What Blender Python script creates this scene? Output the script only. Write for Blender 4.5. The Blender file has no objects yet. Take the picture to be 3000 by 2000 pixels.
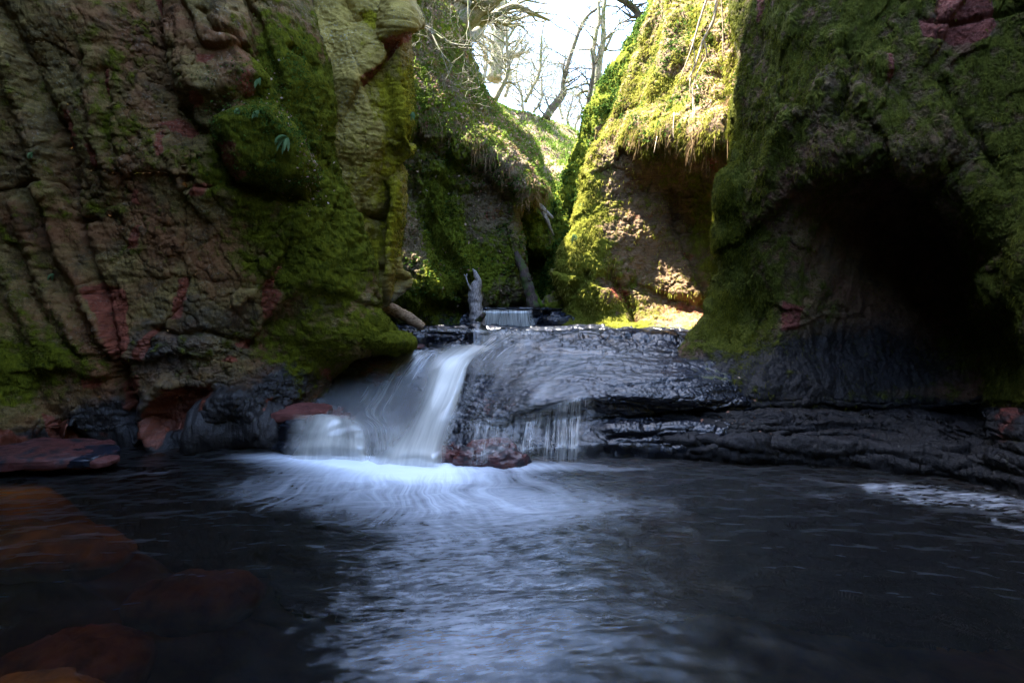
import bpy, math, random
import numpy as np
R = math.radians
random.seed(7)
RNG = np.random.default_rng(11)
sc = bpy.context.scene
COL = sc.collection

# ------------------------------------------------------------------ camera
F, H, HY = 1500.0, 1.9, 880.0          # focal length and horizon in photo pixels (3000 x 2000), eye height
def P(px, py, d):                      # a point seen at px,py standing d metres away
    return ((px - 1500) / F * d, d, H - (py - HY) / F * d)
def DW(py): return F * H / (py - HY)   # distance of the pool's surface seen at py
cam = bpy.data.cameras.new("camera"); co = bpy.data.objects.new("camera", cam); COL.objects.link(co)
cam.lens = 18; cam.sensor_width = 36; cam.shift_y = -(1000 - HY) / 3000
cam.clip_end = 2000; cam.clip_start = 0.05
co.location = (0, 0, H); co.rotation_euler = (R(90), 0, 0)
sc.camera = co

# ------------------------------------------------------------------ noise
_perm = np.random.default_rng(3).permutation(256).astype(np.int32); _perm = np.concatenate([_perm, _perm, _perm])
_g = np.random.default_rng(5).normal(size=(256, 3)).astype(np.float32); _g /= np.linalg.norm(_g, axis=1)[:, None]
def perlin(p):
    p = p.astype(np.float32); i = np.floor(p).astype(np.int32); f = p - i; i &= 255
    u = f * f * f * (f * (f * 6 - 15) + 10)
    r = 0
    for dx in (0, 1):
        wx = u[:, 0] if dx else 1 - u[:, 0]
        for dy in (0, 1):
            wy = u[:, 1] if dy else 1 - u[:, 1]
            for dz in (0, 1):
                wz = u[:, 2] if dz else 1 - u[:, 2]
                h = _perm[_perm[_perm[i[:, 0] + dx] + i[:, 1] + dy] + i[:, 2] + dz]
                g = _g[h]
                r = r + wx * wy * wz * (g[:, 0] * (f[:, 0] - dx) + g[:, 1] * (f[:, 1] - dy) + g[:, 2] * (f[:, 2] - dz))
    return r * 1.6
def fbm(p, s=1.0, o=5, gain=0.5, seed=0.0):
    s = np.asarray(s, dtype=np.float32); q = p * s + seed * 17.3; a = 1.0; r = 0; 
    for _ in range(o):
        r = r + a * perlin(q); q = q * 2.03 + 11.7; a *= gain
    return r
def ridged(p, s=1.0, o=4, gain=0.5, seed=0.0):
    q = p * np.asarray(s, dtype=np.float32) + seed * 13.1; a = 1.0; r = 0
    for _ in range(o):
        r = r + a * (1 - 2 * np.abs(perlin(q))); q = q * 2.1 + 5.3; a *= gain
    return r
def cells(p, s=1.0, seed=0.0):
    """blocky fracture: a random tilted plane per cell, and the closeness to the cell's edge"""
    q = (p * np.asarray(s, dtype=np.float32) + seed * 7.7).astype(np.float32); i = np.floor(q).astype(np.int32)
    f1 = np.full(len(q), 9.0, np.float32); f2 = f1.copy(); hh = np.zeros(len(q), np.float32)
    for dx in (-1, 0, 1):
        for dy in (-1, 0, 1):
            for dz in (-1, 0, 1):
                c = i + np.array([dx, dy, dz], np.int32); k = c & 255
                h = _perm[_perm[_perm[k[:, 0]] + k[:, 1]] + k[:, 2]]
                g = _g[h]; v = q - (c + 0.5 + g * 0.45)
                d = (v * v).sum(1)
                pl = (v * _g[_perm[h + 7]]).sum(1) * 0.8 + _g[h][:, 1] * 0.35
                n = d < f1
                f2 = np.where(n, f1, np.minimum(f2, d)); hh = np.where(n, pl, hh); f1 = np.where(n, d, f1)
    return hh, np.sqrt(f2) - np.sqrt(f1)
def sst(a, b, x):
    t = np.clip((x - a) / (b - a), 0, 1); return t * t * (3 - 2 * t)
def rot(p, ax, ang):
    c, s = math.cos(ang), math.sin(ang); q = p.copy()
    a, b = [(1, 2), (0, 2), (0, 1)][ax]
    q[:, a] = c * p[:, a] - s * p[:, b]; q[:, b] = s * p[:, a] + c * p[:, b]
    return q

# ------------------------------------------------------------------ strokes on a surface, given where they show in the photo
def pline(x, y, pts):
    """distance to a polyline, and signed side (positive to the right of travel)"""
    best = np.full(len(x), 1e9, np.float32); side = np.zeros(len(x), np.float32)
    for (x0, y0), (x1, y1) in zip(pts[:-1], pts[1:]):
        dx, dy = x1 - x0, y1 - y0; L = dx * dx + dy * dy + 1e-6
        t = np.clip(((x - x0) * dx + (y - y0) * dy) / L, 0, 1)
        ex, ey = x - x0 - t * dx, y - y0 - t * dy; d = np.sqrt(ex * ex + ey * ey)
        n = d < best; best = np.where(n, d, best); side = np.where(n, np.sign(dx * ey - dy * ex), side)
    return best, side
def poly(x, y, pts):
    """signed distance to a closed outline, positive inside"""
    d, _ = pline(x, y, list(pts) + [pts[0]]); ins = np.zeros(len(x), bool)
    q = list(pts) + [pts[0]]
    for (x0, y0), (x1, y1) in zip(q[:-1], q[1:]):
        if y0 == y1: continue
        c = ((y0 > y) != (y1 > y)) & (x < (x1 - x0) * (y - y0) / (y1 - y0) + x0); ins ^= c
    return np.where(ins, d, -d)
def strokes(x, y, L):
    r = np.zeros(len(x), np.float32)
    for k, amp, w, pts in L:
        if k == 'c': d, _ = pline(x, y, pts); r += -amp * np.exp(-(d / w) ** 2)          # crease
        elif k == 'r': d, _ = pline(x, y, pts); r += amp * np.exp(-(d / w) ** 2)         # rib
        elif k == 's':                                                                    # step, right side of travel stands proud
            d, s = pline(x, y, pts); r += amp * (0.5 + 0.5 * np.tanh(s * d / w * 3)) * np.exp(-(d / (w * 9)) ** 2)
        elif k == 'p': r += amp * sst(-w * 0.3, w, poly(x, y, pts))                       # raised or sunk block
    return r
def blobs(x, y, L):
    r = np.zeros(len(x), np.float32)
    for cx, cy, rx, ry, a in L:
        r += a * np.exp(-(((x - cx) / rx) ** 2 + ((y - cy) / ry) ** 2))
    return r
def polys(x, y, L, w=9):
    r = np.zeros(len(x), np.float32)
    for pts in L: r = np.maximum(r, sst(-w, w, poly(x, y, pts)))
    return r

# ------------------------------------------------------------------ meshes
def mesh_np(name, v, f, mat=None, smooth=True, attrs=None, uv=None, parent=None):
    me = bpy.data.meshes.new(name); v = np.ascontiguousarray(v, np.float32); f = np.ascontiguousarray(f, np.int32)
    k = f.shape[1]; me.vertices.add(len(v)); me.vertices.foreach_set('co', v.ravel())
    me.loops.add(f.size); me.loops.foreach_set('vertex_index', f.ravel())
    me.polygons.add(len(f)); me.polygons.foreach_set('loop_start', np.arange(0, f.size, k, dtype=np.int32))
    me.polygons.foreach_set('loop_total', np.full(len(f), k, np.int32))
    me.polygons.foreach_set('use_smooth', np.full(len(f), smooth, bool))
    me.update(calc_edges=True)
    for n, a in (attrs or {}).items():
        a = np.ascontiguousarray(a, np.float32)
        if a.ndim == 2:
            if a.shape[1] == 3: a = np.concatenate([a, np.ones((len(a), 1), np.float32)], 1)
            at = me.attributes.new(n, 'FLOAT_COLOR', 'POINT'); at.data.foreach_set('color', a.ravel())
        else:
            at = me.attributes.new(n, 'FLOAT', 'POINT'); at.data.foreach_set('value', a)
    if uv is not None:
        l = me.uv_layers.new(name='flow'); l.data.foreach_set('uv', uv[f.ravel()].astype(np.float32).ravel())
    o = bpy.data.objects.new(name, me); COL.objects.link(o)
    if mat: me.materials.append(mat)
    if parent: o.parent = parent
    return o
def grid_faces(nv, nu, flip=False):
    a = np.arange(nv * nu).reshape(nv, nu)
    q = np.stack([a[:-1, :-1], a[:-1, 1:], a[1:, 1:], a[1:, :-1]], -1).reshape(-1, 4)
    return q[:, ::-1] if flip else q
def tag(o, label=None, cat=None, group=None, kind=None):
    if label: o['label'] = label
    if cat: o['category'] = cat
    if group: o['group'] = group
    if kind: o['kind'] = kind
    return o
def empty(name, loc, label, cat, group=None, kind=None):
    o = bpy.data.objects.new(name, None); COL.objects.link(o); o.location = loc
    return tag(o, label, cat, group, kind)

def crom(c, ts, axis):
    c = np.moveaxis(c, axis, 0); n = len(c)
    e = np.concatenate([2 * c[:1] - c[1:2], c, 2 * c[-1:] - c[-2:-1]], 0)
    i = np.clip(np.floor(ts).astype(int), 0, n - 2); t = (ts - i).reshape((-1,) + (1,) * (c.ndim - 1))
    p0, p1, p2, p3 = e[i], e[i + 1], e[i + 2], e[i + 3]
    r = 0.5 * (2 * p1 + (p2 - p0) * t + (2 * p0 - 5 * p1 + 4 * p2 - p3) * t * t + (3 * p1 - p0 - 3 * p2 + p3) * t ** 3)
    return np.moveaxis(r, 0, axis)
def proj(p):
    d = np.maximum(p[..., 1], 0.3)
    return 1500 + p[..., 0] / d * F, HY + (H - p[..., 2]) / d * F
class Patch:
    """a smooth surface through a net of control points (rows of points), resampled finely and displaced"""
    def __init__(s, ctrl, nv, nu, minw=0.12):
        c = np.array(ctrl, np.float64); X, Y = proj(c)
        vis = ((X > -100) & (X < 3100) & (Y > -100) & (Y < 2100) & (c[..., 1] > 0.5)).astype(float)
        def ts(ax, n):
            dx = np.hypot(np.diff(X, axis=ax), np.diff(Y, axis=ax)); w = np.minimum(np.take(vis, range(1, vis.shape[ax]), ax), np.take(vis, range(vis.shape[ax] - 1), ax))
            L = (np.minimum(dx, 600) * (0.12 + w)).mean(axis=1 - ax); L = np.maximum(L, L.max() * minw); cum = np.concatenate([[0], np.cumsum(L)])
            return np.interp(np.linspace(0, cum[-1], n), cum, np.arange(len(cum)))
        tv, tu = ts(0, nv), ts(1, nu)
        g = crom(crom(c, tv, 0), tu, 1)
        s.nv, s.nu, s.tv, s.tu = nv, nu, tv, tu
        s.set(g.reshape(-1, 3).astype(np.float32))
        s.px, s.py = proj(s.p.astype(np.float64)); s.px = s.px.astype(np.float32); s.py = s.py.astype(np.float32)
        s.px = np.where(s.p[:, 1] < 0.5, 9999, s.px)
        u, v = np.meshgrid(tu, tv); s.u, s.v = u.ravel(), v.ravel()
    def set(s, p):
        s.p = p; g = p.reshape(s.nv, s.nu, 3)
        n = np.cross(np.gradient(g, axis=1), np.gradient(g, axis=0)); n /= np.linalg.norm(n, axis=2, keepdims=True) + 1e-9
        n = n.reshape(-1, 3)
        if not hasattr(s, 'sg'):
            to = np.array([0, 0, H], np.float32) - p; s.sg = 1 if np.median((n * to).sum(1)) > 0 else -1
        s.n = n * s.sg
    def disp(s, h): s.set(s.p + s.n * h[:, None].astype(np.float32)); return s
    def obj(s, name, mat, **k):
        return mesh_np(name, s.p, grid_faces(s.nv, s.nu, s.sg > 0), mat, **k)

# ------------------------------------------------------------------ node helpers
class NT:
    def __init__(s, name):
        s.m = bpy.data.materials.new(name); s.m.use_nodes = True; s.t = s.m.node_tree; s.t.nodes.clear()
        s.out = s.t.nodes.new('ShaderNodeOutputMaterial')
    def n(s, ty, **k):
        x = s.t.nodes.new(ty)
        for a, b in k.items():
            if hasattr(x, a): setattr(x, a, b)
        return x
    def l(s, a, b): s.t.links.new(a, b)
    def put(s, sock, v):
        if v is None: return
        if hasattr(v, 'links') or isinstance(v, bpy.types.NodeSocket): s.l(v, sock)
        else:
            if isinstance(v, tuple) and len(v) == 3 and sock.type == 'RGBA': v = v + (1,)
            sock.default_value = v
    def math(s, op, a, b=0.0, c=None, clamp=False):
        x = s.n('ShaderNodeMath', operation=op, use_clamp=clamp); s.put(x.inputs[0], a); s.put(x.inputs[1], b)
        if c is not None: s.put(x.inputs[2], c)
        return x.outputs[0]
    def noise(s, vec, scale, detail=6, rough=0.55, dist=0.0):
        x = s.n('ShaderNodeTexNoise'); s.put(x.inputs['Vector'], vec); x.inputs['Scale'].default_value = scale
        x.inputs['Detail'].default_value = detail; x.inputs['Roughness'].default_value = rough; x.inputs['Distortion'].default_value = dist
        return x.outputs['Fac']
    def vor(s, vec, scale, feature='F1'):
        x = s.n('ShaderNodeTexVoronoi', feature=feature); s.put(x.inputs['Vector'], vec); x.inputs['Scale'].default_value = scale
        return x.outputs['Distance']
    def mix(s, fac, a, b, blend='MIX'):
        x = s.n('ShaderNodeMix', data_type='RGBA', blend_type=blend); s.put(x.inputs[0], fac); s.put(x.inputs[6], a); s.put(x.inputs[7], b)
        return x.outputs[2]
    def mapr(s, v, a, b, c=0.0, d=1.0, smooth=False):
        x = s.n('ShaderNodeMapRange'); x.interpolation_type = 'SMOOTHSTEP' if smooth else 'LINEAR'
        for i, q in enumerate((v, a, b, c, d)): s.put(x.inputs[i], q)
        return x.outputs[0]
    def scale(s, vec, sx, sy, sz):
        x = s.n('ShaderNodeVectorMath', operation='MULTIPLY'); s.put(x.inputs[0], vec); x.inputs[1].default_value = (sx, sy, sz); return x.outputs[0]
    def attr(s, name, out='Fac'):
        x = s.n('ShaderNodeAttribute', attribute_name=name); return x.outputs[out]
    def pos(s): return s.n('ShaderNodeNewGeometry').outputs['Position']
    def bsdf(s, color, rough, bump=None, bdist=0.03, bstr=1.0, spec=0.5, **k):
        b = s.n('ShaderNodeBsdfPrincipled'); s.put(b.inputs['Base Color'], color); s.put(b.inputs['Roughness'], rough)
        s.put(b.inputs['Specular IOR Level'], spec)
        if bump is not None:
            u = s.n('ShaderNodeBump'); u.inputs['Distance'].default_value = bdist; u.inputs['Strength'].default_value = bstr
            s.l(bump, u.inputs['Height']); s.l(u.outputs[0], b.inputs['Normal'])
        for a, v in k.items(): s.put(b.inputs[a], v)
        return b
    def end(s, sh): s.l(sh if isinstance(sh, bpy.types.NodeSocket) else sh.outputs[0], s.out.inputs[0]); return s.m

def rock_mat(name, dark=(0.05, 0.042, 0.025), light=(0.20, 0.165, 0.09), red=(0.27, 0.065, 0.028), wet=(0.018, 0.02, 0.026),
             moss_d=(0.018, 0.032, 0.006), moss_l=(0.13, 0.15, 0.02), lichen=0.5, mossfib=(1, 1, 0.45), bd=0.03, wetrough=0.3, wetspec=0.6, sb=0.12, tint=None):
    m = NT(name); pos = m.pos()
    a = m.n('ShaderNodeAttribute', attribute_name='mask'); sp = m.n('ShaderNodeSeparateColor'); m.l(a.outputs['Color'], sp.inputs[0])
    moss, redm, wet_shade = sp.outputs[0], sp.outputs[1], sp.outputs[2]; lich = a.outputs['Alpha']
    n1 = m.noise(pos, 1.3, 9, 0.62, 0.4); n2 = m.noise(pos, 7, 8, 0.62); fib = m.noise(m.scale(pos, *mossfib), 26, 8, 0.72, 0.3)
    strat = m.noise(m.scale(pos, 1, 1, 7), 5, 7, 0.65)
    n4 = m.noise(pos, 60, 5, 0.7)
    c = m.mix(m.mapr(m.math('ADD', m.math('MULTIPLY', n1, 0.6), m.math('MULTIPLY', strat, 0.4)), 0.36, 0.64), dark, light)
    c = m.mix(m.mapr(n4, 0.35, 0.7, 0.0, 0.55), c, tuple(x * 0.35 for x in dark))
    if tint:
        n5 = m.noise(pos, 0.9, 8, .65, .6); c = m.mix(m.mapr(n5, .44, .58, 0, .85), c, tint); n6 = m.noise(pos, 3.3, 8, .7, .3); c = m.mix(m.mapr(n6, .50, .64, 0, .75), c, tuple(x * .3 for x in dark))
    # bare red sandstone
    rf = m.mapr(m.math('ADD', redm, m.math('MULTIPLY', m.math('SUBTRACT', n2, 0.5), 1.6)), 0.38, 0.62)
    rc = m.mix(m.mapr(strat, 0.3, 0.7), tuple(x * 0.35 for x in red), red)
    c = m.mix(rf, c, rc)
    # wet dark stone, and patches darkened in place of shade
    wf = m.mapr(m.math('ADD', wet_shade, m.math('MULTIPLY', m.math('SUBTRACT', n2, 0.5), 0.7)), 0.3, 0.75)
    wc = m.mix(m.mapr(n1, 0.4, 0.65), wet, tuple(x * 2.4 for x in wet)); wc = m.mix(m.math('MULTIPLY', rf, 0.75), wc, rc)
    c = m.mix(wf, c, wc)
    # pale lichen flecks
    sp1 = m.mapr(m.noise(pos, 34, 3, 0.6), 0.57, 0.64); sp2 = m.mapr(m.noise(pos, 2.1, 5, 0.6), 0.42, 0.62)
    lf = m.math('MULTIPLY', m.math('MULTIPLY', sp1, sp2), m.math('MULTIPLY', lich, lichen), clamp=True)
    c = m.mix(lf, c, (0.34, 0.34, 0.27))
    # moss
    mf = m.mapr(m.math('ADD', moss, m.math('ADD', m.math('MULTIPLY', m.math('SUBTRACT', n2, 0.5), 1.3), m.math('MULTIPLY', m.math('SUBTRACT', n1, 0.5), 1.2))), 0.36, 0.62)
    mcol = m.mix(m.mapr(m.math('ADD', m.math('MULTIPLY', fib, 0.6), m.math('MULTIPLY', n2, 0.4)), 0.36, 0.66), moss_d, moss_l)
    mcol = m.mix(m.mapr(moss, 0.6, 1.4), mcol, tuple(min(1, x * 1.7) for x in moss_l), 'MIX') if False else mcol
    c = m.mix(mf, c, mcol)
    rough = m.mix(wf, (0.85,) * 3, (wetrough,) * 3); rough = m.mix(mf, rough, (0.95,) * 3)
    h = m.math('ADD', m.math('MULTIPLY', n2, 0.9), m.math('MULTIPLY', n4, 0.28))
    h = m.math('ADD', h, m.math('MULTIPLY', strat, sb))
    h = m.math('ADD', h, m.math('MULTIPLY', m.math('MULTIPLY', fib, mf), 1.3))
    spec = m.math('MULTIPLY', m.mapr(wf, 0, 1, 0.35, wetspec), m.mapr(mf, 0, 1, 1.0, 0.15))
    return m.end(m.bsdf(c, rough, h, bd, 1.0, spec))

M_LEFT = rock_mat('left_rock', dark=(0.08, 0.05, 0.012), light=(0.33, 0.215, 0.055), moss_d=(0.020, 0.027, 0.003), moss_l=(0.155, 0.155, 0.010), wet=(0.016, 0.014, 0.014), wetspec=.3, wetrough=.45, tint=(0.17, 0.062, 0.020))
M_YEL = rock_mat('yellow_rock', dark=(0.18, 0.125, 0.022), light=(0.50, 0.36, 0.08), moss_d=(0.07, 0.06, 0.004), moss_l=(0.38, 0.32, 0.02), lichen=0.9)
M_MID = rock_mat('mid_rock', dark=(0.085, 0.06, 0.035), light=(0.30, 0.22, 0.12), moss_d=(0.035, 0.05, 0.006), moss_l=(0.20, 0.23, 0.02), bd=0.05)
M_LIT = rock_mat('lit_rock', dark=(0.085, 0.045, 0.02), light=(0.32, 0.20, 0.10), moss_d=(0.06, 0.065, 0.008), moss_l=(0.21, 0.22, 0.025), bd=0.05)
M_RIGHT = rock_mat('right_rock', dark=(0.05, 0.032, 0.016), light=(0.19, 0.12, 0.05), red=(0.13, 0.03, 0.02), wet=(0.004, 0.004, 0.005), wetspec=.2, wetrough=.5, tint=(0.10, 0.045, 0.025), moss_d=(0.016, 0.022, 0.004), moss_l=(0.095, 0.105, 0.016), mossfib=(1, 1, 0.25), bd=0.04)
M_FALL = rock_mat('fall_rock', dark=(0.012, 0.012, 0.014), light=(0.035, 0.032, 0.032), red=(0.17, 0.05, 0.04), wet=(0.006, 0.0075, 0.012), bd=0.014, wetrough=0.2, wetspec=.55, sb=.6)

def water_mat():
    m = NT('pool_water'); fl = m.n('ShaderNodeUVMap', uv_map='flow').outputs[0]
    foam = m.attr('foam'); rip = m.attr('ripple'); pos = m.pos()
    nr = m.attr('near'); sk = m.n('ShaderNodeMapping'); m.l(pos, sk.inputs[0]); sk.inputs['Rotation'].default_value = (0, 0, R(-9)); wd = sk.outputs[0]
    stf = m.noise(m.scale(fl, 1, 1, 1), 1.0, 6, 0.6, 0.1); stn = m.noise(m.scale(wd, 2.2, 8, 1), 1.0, 7, 0.66, 0.25)
    st = m.math('ADD', m.math('MULTIPLY', stf, m.math('SUBTRACT', 1.0, nr)), m.math('MULTIPLY', stn, nr))
    st2f = m.noise(m.scale(fl, 3.0, 1.6, 1), 1.0, 5, 0.6, 0.1); st2n = m.noise(m.scale(wd, 8, 30, 1), 1.0, 5, 0.66, 0.3)
    st2 = m.math('ADD', m.math('MULTIPLY', st2f, m.math('SUBTRACT', 1.0, nr)), m.math('MULTIPLY', st2n, nr))
    q = m.math('ADD', foam, m.math('MULTIPLY', m.math('SUBTRACT', m.math('ADD', m.math('MULTIPLY', st, .4), m.math('MULTIPLY', st2, .6)), 0.5), m.math('MULTIPLY', rip, 1.6)))
    ff = m.mapr(q, 0.17, 1.0, 0.0, 1.0); ff = m.math('POWER', m.math('MAXIMUM', ff, 0.0), 1.3, clamp=True)
    wv = m.noise(m.scale(pos, 1, 2.4, 1), 5.0, 4, 0.5, 0.2)
    b = m.n('ShaderNodeBump'); b.inputs['Distance'].default_value = 0.05; b.inputs['Strength'].default_value = 0.06
    m.l(m.math('ADD', m.math('MULTIPLY', wv, 0.6), m.math('MULTIPLY', m.math('MULTIPLY', stn, nr), 0.25)), b.inputs['Height'])
    gl = m.n('ShaderNodeBsdfGlossy'); gl.inputs['Roughness'].default_value = 0.3; gl.inputs['Color'].default_value = (0.9, 0.95, 1, 1); m.l(b.outputs[0], gl.inputs['Normal'])
    tr = m.n('ShaderNodeBsdfTransparent'); tr.inputs['Color'].default_value = (0.72, 0.6, 0.48, 1)
    fr = m.n('ShaderNodeFresnel'); fr.inputs[0].default_value = 1.33; m.l(b.outputs[0], fr.inputs['Normal'])
    mx = m.n('ShaderNodeMixShader'); m.l(fr.outputs[0], mx.inputs[0]); m.l(tr.outputs[0], mx.inputs[1]); m.l(gl.outputs[0], mx.inputs[2])
    df = m.n('ShaderNodeBsdfDiffuse'); df.inputs['Color'].default_value = (0.76, 0.82, 0.92, 1)
    m2 = m.n('ShaderNodeMixShader'); m.l(ff, m2.inputs[0]); m.l(mx.outputs[0], m2.inputs[1]); m.l(df.outputs[0], m2.inputs[2])
    va = m.n('ShaderNodeVolumeAbsorption'); va.inputs['Color'].default_value = (0.55, 0.30, 0.12, 1); va.inputs['Density'].default_value = 2.2
    m.l(va.outputs[0], m.out.inputs['Volume'])
    return m.end(m2)
def veil_mat(name, col=(0.86, 0.86, 0.82), su=1.0, power=1.0, thr=0.25):
    """silky falling water: streaks along the flow, thin where little water runs"""
    m = NT(name); fl = m.n('ShaderNodeUVMap', uv_map='flow').outputs[0]; dens = m.attr('dens')
    a = m.noise(m.scale(fl, 9 * su, 0.5, 1), 1.0, 5, 0.6, 0.4); b_ = m.noise(m.scale(fl, 38 * su, 0.9, 1), 1.0, 4, 0.6, 0.2)
    s_ = m.math('ADD', m.math('MULTIPLY', a, 0.65), m.math('MULTIPLY', b_, 0.35))
    al = m.math('MULTIPLY', dens, m.mapr(s_, thr, 0.72), clamp=True); al = m.math('POWER', al, power, clamp=True)
    df = m.n('ShaderNodeBsdfDiffuse'); df.inputs['Color'].default_value = col + (1,)
    tl = m.n('ShaderNodeBsdfTranslucent'); tl.inputs['Color'].default_value = col + (1,)
    gl = m.n('ShaderNodeBsdfGlossy'); gl.inputs['Roughness'].default_value = 0.3; gl.inputs['Color'].default_value = (0.9, 0.95, 1, 1)
    x1 = m.n('ShaderNodeMixShader'); x1.inputs[0].default_value = 0.35; m.l(df.outputs[0], x1.inputs[1]); m.l(tl.outputs[0], x1.inputs[2])
    x2 = m.n('ShaderNodeMixShader'); x2.inputs[0].default_value = 0.12; m.l(x1.outputs[0], x2.inputs[1]); m.l(gl.outputs[0], x2.inputs[2])
    tr = m.n('ShaderNodeBsdfTransparent'); x3 = m.n('ShaderNodeMixShader'); m.l(al, x3.inputs[0]); m.l(tr.outputs[0], x3.inputs[1]); m.l(x2.outputs[0], x3.inputs[2])
    return m.end(x3)
def bark_mat(name, d, l, moss=None, rough=0.8, sc_=(1, 1, 0.15)):
    m = NT(name); pos = m.n('ShaderNodeTexCoord').outputs['Object']; n = m.noise(m.scale(pos, *sc_), 60, 7, 0.65, 0.5); n2 = m.noise(pos, 6, 5)
    c = m.mix(m.mapr(n, 0.42, 0.58), d, l)
    if moss: c = m.mix(m.mapr(n2, 0.5, 0.6), c, moss)
    return m.end(m.bsdf(c, rough, n, 0.01, 0.8, 0.3))
def leaf_mat(name, a, b, trans=0.4):
    m = NT(name); v = m.attr('var'); c = m.mix(v, a, b)
    d = m.n('ShaderNodeBsdfDiffuse'); m.l(c, d.inputs[0]); t = m.n('ShaderNodeBsdfTranslucent'); m.l(c, t.inputs[0])
    x = m.n('ShaderNodeMixShader'); x.inputs[0].default_value = trans; m.l(d.outputs[0], x.inputs[1]); m.l(t.outputs[0], x.inputs[2])
    return m.end(x)
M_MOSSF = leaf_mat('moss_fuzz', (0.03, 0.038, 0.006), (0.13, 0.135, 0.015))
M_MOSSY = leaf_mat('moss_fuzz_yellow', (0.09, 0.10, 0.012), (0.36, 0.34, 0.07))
M_IVY = leaf_mat('ivy_leaf', (0.02, 0.05, 0.01), (0.09, 0.15, 0.03))
M_GRASS = leaf_mat('grass_blade', (0.05, 0.10, 0.015), (0.16, 0.22, 0.04))
M_DEAD = leaf_mat('dead_grass', (0.16, 0.09, 0.045), (0.38, 0.27, 0.15))
M_LITTER = leaf_mat('leaf_litter', (0.22, 0.11, 0.08), (0.42, 0.30, 0.22), 0.1)
M_FERN = leaf_mat('fern_frond', (0.07, 0.12, 0.045), (0.15, 0.22, 0.09))

# ------------------------------------------------------------------ scatter
def scatter(parts, n, prob, make):
    """n small pieces on the surface of a Patch, thicker where prob is high"""
    w = np.maximum(prob, 0); w = w / w.sum(); i = RNG.choice(len(w), n, p=w)
    j = RNG.normal(size=(n, 3)).astype(np.float32) * 0.01
    return make(parts.p[i] + j, parts.n[i], n)
def unit(v): return v / (np.linalg.norm(v, axis=1, keepdims=True) + 1e-9)
def blades(p, n, k, ln=0.03, w=0.006, up=0.0, spread=0.6, droop=0.0):
    """three-point blades out of the surface: out along the normal, bent by gravity"""
    d = unit(n + RNG.normal(size=(k, 3)) * spread + np.array([0, 0, up])); s = unit(np.cross(d, RNG.normal(size=(k, 3))))
    L = ln * (0.5 + RNG.random((k, 1))); W = w * (0.6 + 0.8 * RNG.random((k, 1)))
    mid = p + d * L * 0.5; tip = p + d * L * 0.9 - np.array([0, 0, 1]) * L * droop
    mid = mid - np.array([0, 0, 1]) * L * droop * 0.25
    v = np.stack([p - s * W * 0.5, p + s * W * 0.5, mid + s * W * 0.5, mid - s * W * 0.5, tip + s * W * 0.12, tip - s * W * 0.12], 1).reshape(-1, 3)
    b = np.arange(k)[:, None] * 6
    f = np.concatenate([b + np.array([0, 1, 2, 3]), b + np.array([3, 2, 4, 5])], 0)
    return v, f, np.repeat(RNG.random(k), 6)
def leaves(p, n, k, s=0.03, off=0.02, spread=0.8):
    d = unit(n + RNG.normal(size=(k, 3)) * spread); a = unit(np.cross(d, RNG.normal(size=(k, 3)))); b_ = np.cross(d, a)
    S = s * (0.5 + RNG.random((k, 1))); c = p + n * off * RNG.random((k, 1))
    v = np.stack([c - a * S, c + b_ * S * 0.7 + d * S * 0.2, c + a * S, c - b_ * S * 0.7 + d * S * 0.2], 1).reshape(-1, 3)
    f = np.arange(k)[:, None] * 4 + np.array([0, 1, 2, 3]); return v, f, np.repeat(RNG.random(k), 4)
def stuff(name, mat, label, cat, batches, kind='stuff', group=None):
    vs, fs, vr, o = [], [], [], 0
    for v, f, r in batches: vs.append(v); fs.append(f + o); vr.append(r); o += len(v)
    ob = mesh_np(name, np.concatenate(vs), np.concatenate(fs), mat, smooth=False, attrs={'var': np.concatenate(vr)})
    return tag(ob, label, cat, group, kind)

# ------------------------------------------------------------------ tubes for wood
def tube(pts, rad, seg=10, sub=6, rough=0.0, cap=True, seed=0.0):
    p = np.array(pts, float); r = np.array(rad, float); n = len(p); ts = np.linspace(0, n - 1, (n - 1) * sub + 1)
    c = crom(p, ts, 0); rr = np.interp(ts, np.arange(n), r)
    t = np.gradient(c, axis=0); t = unit(t); up = np.array([0.31, 0.17, 0.93]) if abs(t[:, 2]).mean() < 0.8 else np.array([1.0, 0.2, 0.1])
    a = unit(np.cross(t, up)); b = np.cross(t, a); th = np.linspace(0, 2 * math.pi, seg, endpoint=False)
    rad_ = rr[:, None] * np.ones(seg)
    if rough:
        q = (c[:, None] + (np.cos(th)[None, :, None] * a[:, None] + np.sin(th)[None, :, None] * b[:, None]) * rr[:, None, None]).reshape(-1, 3)
        rad_ = rad_ * (1 + rough * fbm(q.astype(np.float32), 1.2 / max(r.max(), 0.02), 4, seed=seed).reshape(len(c), seg))
    v = c[:, None] + (np.cos(th)[None, :, None] * a[:, None] + np.sin(th)[None, :, None] * b[:, None]) * rad_[..., None]
    v = v.reshape(-1, 3); k = len(c); i = np.arange(k - 1)[:, None] * seg; j = np.arange(seg)[None]
    f = np.stack([i + j, i + (j + 1) % seg, i + seg + (j + 1) % seg, i + seg + j], -1).reshape(-1, 4)
    if cap:
        v = np.concatenate([v, c[:1], c[-1:]]); m = len(v); jj = np.arange(seg)
        f = np.concatenate([f, np.stack([np.full(seg, m - 2), (jj + 1) % seg, jj, jj], 1), np.stack([np.full(seg, m - 1), (k - 1) * seg + jj, (k - 1) * seg + (jj + 1) % seg, (k - 1) * seg + (jj + 1) % seg], 1)])
    return v, f
def join(L):
    vs, fs, o = [], [], 0
    for v, f in L: vs.append(v); fs.append(f + o); o += len(v)
    return np.concatenate(vs), np.concatenate(fs)
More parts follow.
